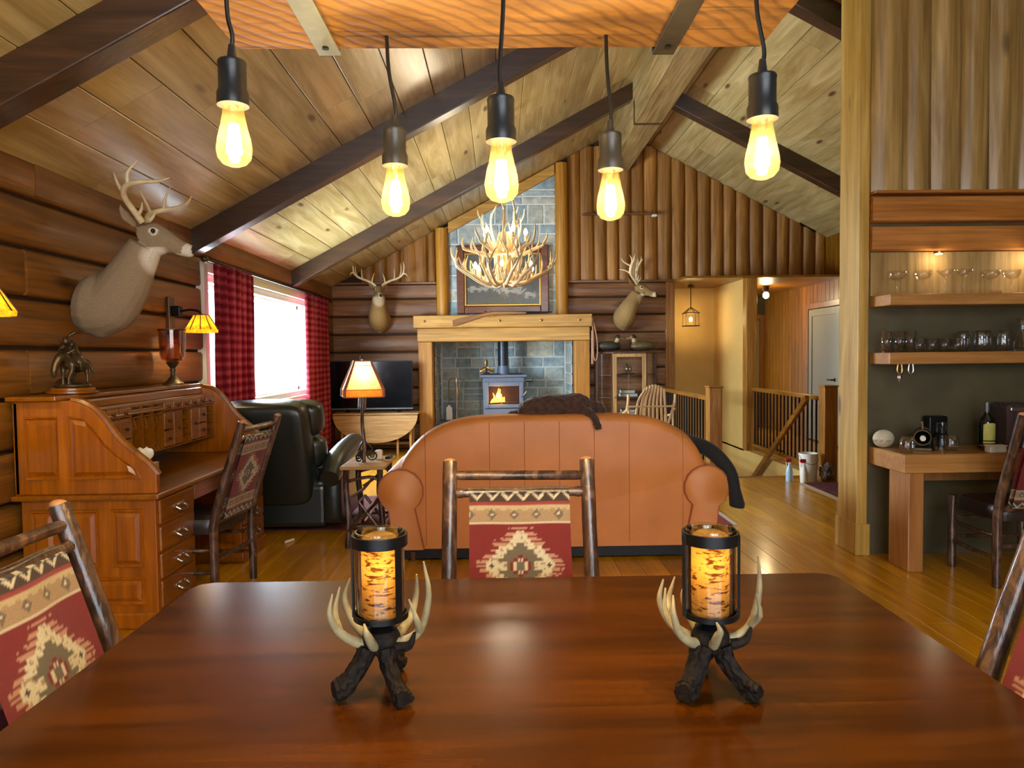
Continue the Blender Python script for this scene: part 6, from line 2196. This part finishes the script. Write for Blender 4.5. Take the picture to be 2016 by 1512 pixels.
# ================================================================== bar: counter, shelves, glasses
bc = thing('bar_counter', 'thick oak bar counter on a slab leg under the shelves', 'counter', (3.4, 4.67, 0))
G().box(2.56, XR - 0.02, 4.46, PY + 0.015, 0.64, 0.762).obj('top', W_bar, bc, bev=0.008)
G().box(2.60, 2.70, 4.47, 4.70, 0.0, 0.64).obj('leg', W_barz, bc, bev=0.006)
G().box(4.7, 4.8, 4.47, 4.70, 0.0, 0.64).obj('leg', W_barz, bc, bev=0.006)
G().box(2.70, XR - 0.02, 4.75, 4.80, 0.54, 0.64).obj('rear_apron', W_barz, bc)
SH = []
for nm, z0, z1 in (('thick oak bar shelf carrying the stemmed glasses', 1.722, 1.796), ('thick oak bar shelf carrying the tumblers', 1.333, 1.412)):
    s = tag(G().box(2.56, XR - 0.02, 4.64, PY + 0.018, z0, z1).obj('bar_shelf', W_bar, None, bev=0.006), nm, 'shelf', 'oak bar shelves')
    SH.append(z1)
# stemmed glasses
def lathe_me(prof, n_, nm):
    me_ = G().lathe(prof, n_, open_=True).mesh(nm)
    for p in me_.polygons:
        p.use_smooth = True
    me_.materials.append(M_glass)
    return me_


coupe = lathe_me([(0.001, 0.004), (0.034, 0.0), (0.034, 0.003), (0.006, 0.010), (0.004, 0.03), (0.004, 0.085), (0.012, 0.095), (0.042, 0.108), (0.054, 0.13), (0.056, 0.158), (0.054, 0.158), (0.051, 0.132), (0.04, 0.112), (0.001, 0.10)], 26, 'coupe')
martini = lathe_me([(0.001, 0.004), (0.034, 0.0), (0.034, 0.003), (0.006, 0.010), (0.0035, 0.03), (0.0035, 0.10), (0.008, 0.108), (0.058, 0.16), (0.056, 0.161), (0.006, 0.113), (0.001, 0.11)], 26, 'martini')
zz = SH[0]
for me_, x, lab in ((coupe, 2.66, 'round stemmed glass at the free end of the upper bar shelf'), (coupe, 2.83, 'round stemmed glass second from the free end of upper shelf'),
                    (martini, 2.985, 'conical stemmed glass next to the round ones, upper shelf'), (martini, 3.105, 'conical stemmed glass right of another, upper shelf middle'),
                    (coupe, 3.29, 'round stemmed glass behind a cork, upper shelf near photo edge'), (coupe, 3.43, 'round stemmed glass at the photo edge on upper bar shelf')):
    o = bpy.data.objects.new('stemmed_glass', me_)
    col.objects.link(o)
    o.location = (x, 4.73, zz)
    tag(o, lab, 'glass', 'stemmed glasses on the upper bar shelf')
tag(G().tube([(3.25, 4.675, zz + 0.012), (3.32, 4.67, zz + 0.01)], 0.01, 8).obj('cork', M_barkend, None, True), 'pale cork lying on the upper bar shelf', 'cork')
# tumblers
high = lathe_me([(0.001, 0.012), (0.026, 0.012), (0.028, 0.0), (0.031, 0.0), (0.036, 0.14), (0.0345, 0.14), (0.029, 0.016), (0.001, 0.016)], 22, 'highball')
rock = lathe_me([(0.001, 0.014), (0.03, 0.014), (0.032, 0.0), (0.036, 0.0), (0.042, 0.09), (0.040, 0.09), (0.033, 0.018), (0.001, 0.018)], 22, 'rocks')
globe = lathe_me([(0.001, 0.008), (0.024, 0.006), (0.028, 0.0), (0.04, 0.03), (0.045, 0.06), (0.040, 0.10), (0.034, 0.14), (0.0325, 0.14), (0.038, 0.10), (0.043, 0.06), (0.038, 0.032), (0.001, 0.012)], 22, 'stemless')
zz = SH[1]
tum = [(high, 2.595, 4.74, 'tall highball glass at the free end of the lower bar shelf'), (high, 2.68, 4.73, 'tall highball glass second from the free end of lower shelf'), (high, 2.735, 4.70, 'tall highball glass third from the free end of lower shelf')]
for k in range(4):
    tum.append((rock, 2.805 + k * 0.087, 4.72, ['first', 'second', 'third', 'fourth'][k] + ' short tumbler right of the highball glasses, lower bar shelf'))
for k in range(4):
    tum.append((globe, 3.155 + k * 0.078, 4.80 - 0.065 * (k % 2), ['first', 'second', 'third', 'fourth'][k] + ' rounded stemless glass right of the short tumblers, lower shelf'))
for me_, x, y, lab in tum:
    o = bpy.data.objects.new('tumbler', me_)
    col.objects.link(o)
    o.location = (x, y, zz)
    tag(o, lab, 'glass', 'glasses on the lower bar shelf')
dc = tag(G().lathe([(0.001, 0.004), (0.075, 0.0), (0.085, 0.02), (0.07, 0.05), (0.03, 0.11), (0.018, 0.15), (0.022, 0.19), (0.04, 0.225), (0.038, 0.225), (0.019, 0.19), (0.015, 0.15), (0.028, 0.11), (0.066, 0.05), (0.08, 0.022), (0.001, 0.01)], 28, open_=True).obj('decanter', M_glass, None, True), 'wide-bottomed glass decanter at the photo edge, lower bar shelf', 'decanter')
dc.location = (3.52, 4.74, zz)
# little ornaments hanging below the lower shelf
for k, (x, m, lab) in enumerate(((2.665, M_brass, 'small brass hook ornament hanging under the lower bar shelf'), (2.74, M_silver, 'small silver hook ornament hanging under the lower bar shelf'))):
    o = thing('hook_ornament', lab, 'ornament', (x, 4.70, 1.333), group='hooks under the bar shelf')
    G().tube([(-0.012, 0, 0.0), (-0.016, 0, -0.045), (0, 0, -0.065), (0.016, 0, -0.045), (0.012, 0, 0.0)], 0.005, 8, 4).obj('hook', m, o, smooth=True, local=True)
    if k == 0:
        G().lathe([(0.001, -0.125), (0.008, -0.11), (0.014, -0.085), (0.008, -0.068), (0.001, -0.062)], 12).obj('drop', M_silver, o, smooth=True, local=True)
# things on the counter
zz = 0.762
q = G().ell((0, 0, 0.062), (0.072, 0.045, 0.062), nu=24, nv=16)
me = q.mesh('stone_ornament')
paint(me, lambda v: lin((206, 196, 170)) if v.z > 0.05 + 0.012 * math.sin(v.x * 160) else (lin((150, 132, 104)) if v.z > 0.04 else lin((196, 184, 156))))
o = link_mesh('stone_ornament', me, M_duck, None, True, ang=180)
o.location = (2.615, 4.80, zz)
tag(o, 'round cream stone ornament at the end of the bar counter', 'ornament')
stem = lathe_me([(0.001, 0.008), (0.028, 0.006), (0.034, 0.0), (0.044, 0.03), (0.046, 0.055), (0.038, 0.105), (0.0365, 0.105), (0.044, 0.055), (0.042, 0.032), (0.001, 0.012)], 24, 'stemless_wine')
for x, y, lab in ((2.625, 4.535, 'stemless glass at the corner of the bar counter'), (2.955, 4.60, 'stemless glass in front of the stacked jar on the counter')):
    o = bpy.data.objects.new('stemless_glass', stem)
    col.objects.link(o)
    o.location = (x, y, zz)
    tag(o, lab, 'glass', 'stemless glasses on the bar counter')
can = thing('cannon_bottle_holder', 'bronze cannon-shaped bottle holder on the bar counter', 'bottle holder', (2.80, 4.66, zz), -0.54)
G().box(-0.055, 0.055, -0.06, 0.08, 0.0, 0.02).obj('carriage', M_bronze, can, bev=0.004, local=True)
for s in (-1, 1):
    wl = G().lathe([(0.001, -0.008), (0.04, -0.008), (0.045, 0.0), (0.04, 0.008), (0.001, 0.008)], 20)
    wo = wl.obj('wheel', M_bronze, can, smooth=True, local=True)
    wo.location = (s * 0.068, 0.0, 0.045)
    wo.rotation_euler = (0, PI / 2, 0)
cr = G().lathe([(0.046, -0.07), (0.052, -0.07), (0.052, -0.055), (0.046, -0.05), (0.045, 0.06), (0.05, 0.065), (0.04, 0.075), (0.001, 0.08)], 22, open_=True).obj('barrel', M_bronze, can, smooth=True, local=True)
cr.location = (0, 0.0, 0.095)
cr.rotation_euler = (-PI / 2 + 0.1, 0, 0.0)
G().tube([(0, 0.0, 0.14), (0.0, 0.0, 0.165), (-0.004, 0, 0.19)], [0.008, 0.006, 0.01], 8, 2).obj('finial', M_silver, can, smooth=True, local=True)
bt = G().lathe([(0.001, -0.10), (0.016, -0.10), (0.016, -0.06), (0.034, -0.03), (0.034, 0.06), (0.001, 0.06)], 18).obj('bottle_in_holder', M_bottle, None, True)
bt.location = (2.80, 4.655, zz + 0.097)
bt.rotation_euler = (-PI / 2 + 0.1, 0, -0.54)
tag(bt, 'dark bottle lying inside the bronze cannon holder', 'bottle')
cap = G().lathe([(0.001, -0.104), (0.017, -0.104), (0.017, -0.075), (0.001, -0.075)], 16).obj('cap', M_white, bt, smooth=True, local=True)
jr = thing('stacked_jar', 'clear glass jar with black lid standing on the bar counter', 'jar', (2.99, 4.76, zz))
G().lathe([(0.001, 0.004), (0.04, 0.0), (0.042, 0.08), (0.04, 0.085), (0.001, 0.085)], 22).obj('lower_jar', M_glass, jr, smooth=True, local=True)
G().lathe([(0.042, 0.085), (0.042, 0.093), (0.001, 0.093)], 22).obj('lid', M_black, jr, smooth=True, local=True)
G().lathe([(0.03, 0.093), (0.036, 0.13), (0.034, 0.175), (0.001, 0.178)], 22).obj('upper_jar', M_glass, jr, smooth=True, local=True)
G().box(-0.02, 0.02, -0.012, 0.012, 0.10, 0.165).obj('dark_contents', M_black, jr, local=True)
bo = thing('liqueur_bottle', 'dark bottle with pale yellow label on the bar counter', 'bottle', (3.27, 4.72, zz))
G().lathe([(0.001, 0.004), (0.048, 0.0), (0.050, 0.01), (0.050, 0.165), (0.044, 0.195), (0.02, 0.225), (0.015, 0.24), (0.015, 0.30), (0.001, 0.30)], 26).obj('glass', M_bottle, bo, smooth=True, local=True)
G().lathe([(0.0165, 0.245), (0.0165, 0.308), (0.001, 0.31)], 18).obj('foil', M_steel, bo, smooth=True, local=True)
lab_ = [[(0.0508 * math.sin(a), -0.0508 * math.cos(a), z) for a in [-0.95 + 1.9 * k / 12 for k in range(13)]] for z in (0.05, 0.15)]
g = G().grid(lambda u, v: (0.0508 * math.sin(-0.95 + 1.9 * u), -0.0508 * math.cos(-0.95 + 1.9 * u), 0.055 + (0.105 + 0.012 * (1 - (2 * u - 1) ** 2)) * v), 12, 2)
g.obj('label', M_label, bo, smooth=True, local=True)
g = G().grid(lambda u, v: (0.0508 * math.sin(-0.95 + 1.9 * u), -0.0508 * math.cos(-0.95 + 1.9 * u), 0.036 + 0.012 * v), 12, 1)
g.obj('lower_label', M_label, bo, smooth=True, local=True)
dsh = G().lathe([(0.001, 0.004), (0.05, 0.0), (0.09, 0.03), (0.085, 0.03), (0.05, 0.008), (0.001, 0.008)], 24).obj('dark_dish', plain('plum_ceramic', (84, 66, 62), 0.35), None, True)
dsh.location = (3.20, 4.555, zz)
cnt = thing('food_container', 'low white plastic container near the counter front', 'container', (3.18, 4.50, zz))
dsh.location = (3.24, 4.60, zz)
tag(dsh, 'shallow plum-coloured dish between bottle and white container', 'dish')
G().box(-0.055, 0.055, -0.03, 0.03, 0.0, 0.042).obj('tub', plain('milky_plastic', (206, 208, 206), 0.3), cnt, bev=0.008, local=True)
G().box(-0.058, 0.058, -0.033, 0.033, 0.042, 0.05).obj('lid', M_white, cnt, bev=0.004, local=True)
cf = thing('coffee_maker', 'tall dark plum coffee machine at the back of the counter', 'coffee maker', (3.48, 4.76, zz))
G().box(-0.11, 0.11, -0.10, 0.10, 0.0, 0.30).obj('body', plain('plum_plastic', (66, 52, 52), 0.25), cf, bev=0.03, segs=3, local=True)
G().box(-0.10, 0.10, -0.115, -0.08, 0.25, 0.28).obj('chrome_strip', M_silver, cf, bev=0.008, local=True)
bx_ = tag(G().box(2.93, 3.06, 4.80, 4.88, zz, zz + 0.21).obj('black_canister', M_black, None, bev=0.01), 'black square canister behind the clear jar', 'canister')
pk = thing('puck_light', 'small brass puck light under the log header above glasses', 'light', (2.98, 4.80, 2.09))
G().lathe([(0.03, 0.0), (0.03, -0.012), (0.024, -0.014)], 16).obj('ring', M_brass, pk, smooth=True, local=True)
G().lathe([(0.001, -0.014), (0.024, -0.014), (0.02, -0.018)], 16).obj('lens', M_candlebulb, pk, smooth=True, local=True)
point('puck_lamp', (2.98, 4.80, 2.06), 0.9, WARM, 0.03, pk)
pk2 = dup(pk, (3.62, 4.80, 2.09), 0, 'small brass puck light under the log header by the photo edge')
point('puck_lamp', (3.62, 4.80, 2.06), 0.9, WARM, 0.03, pk2)
bpy.context.view_layer.update()
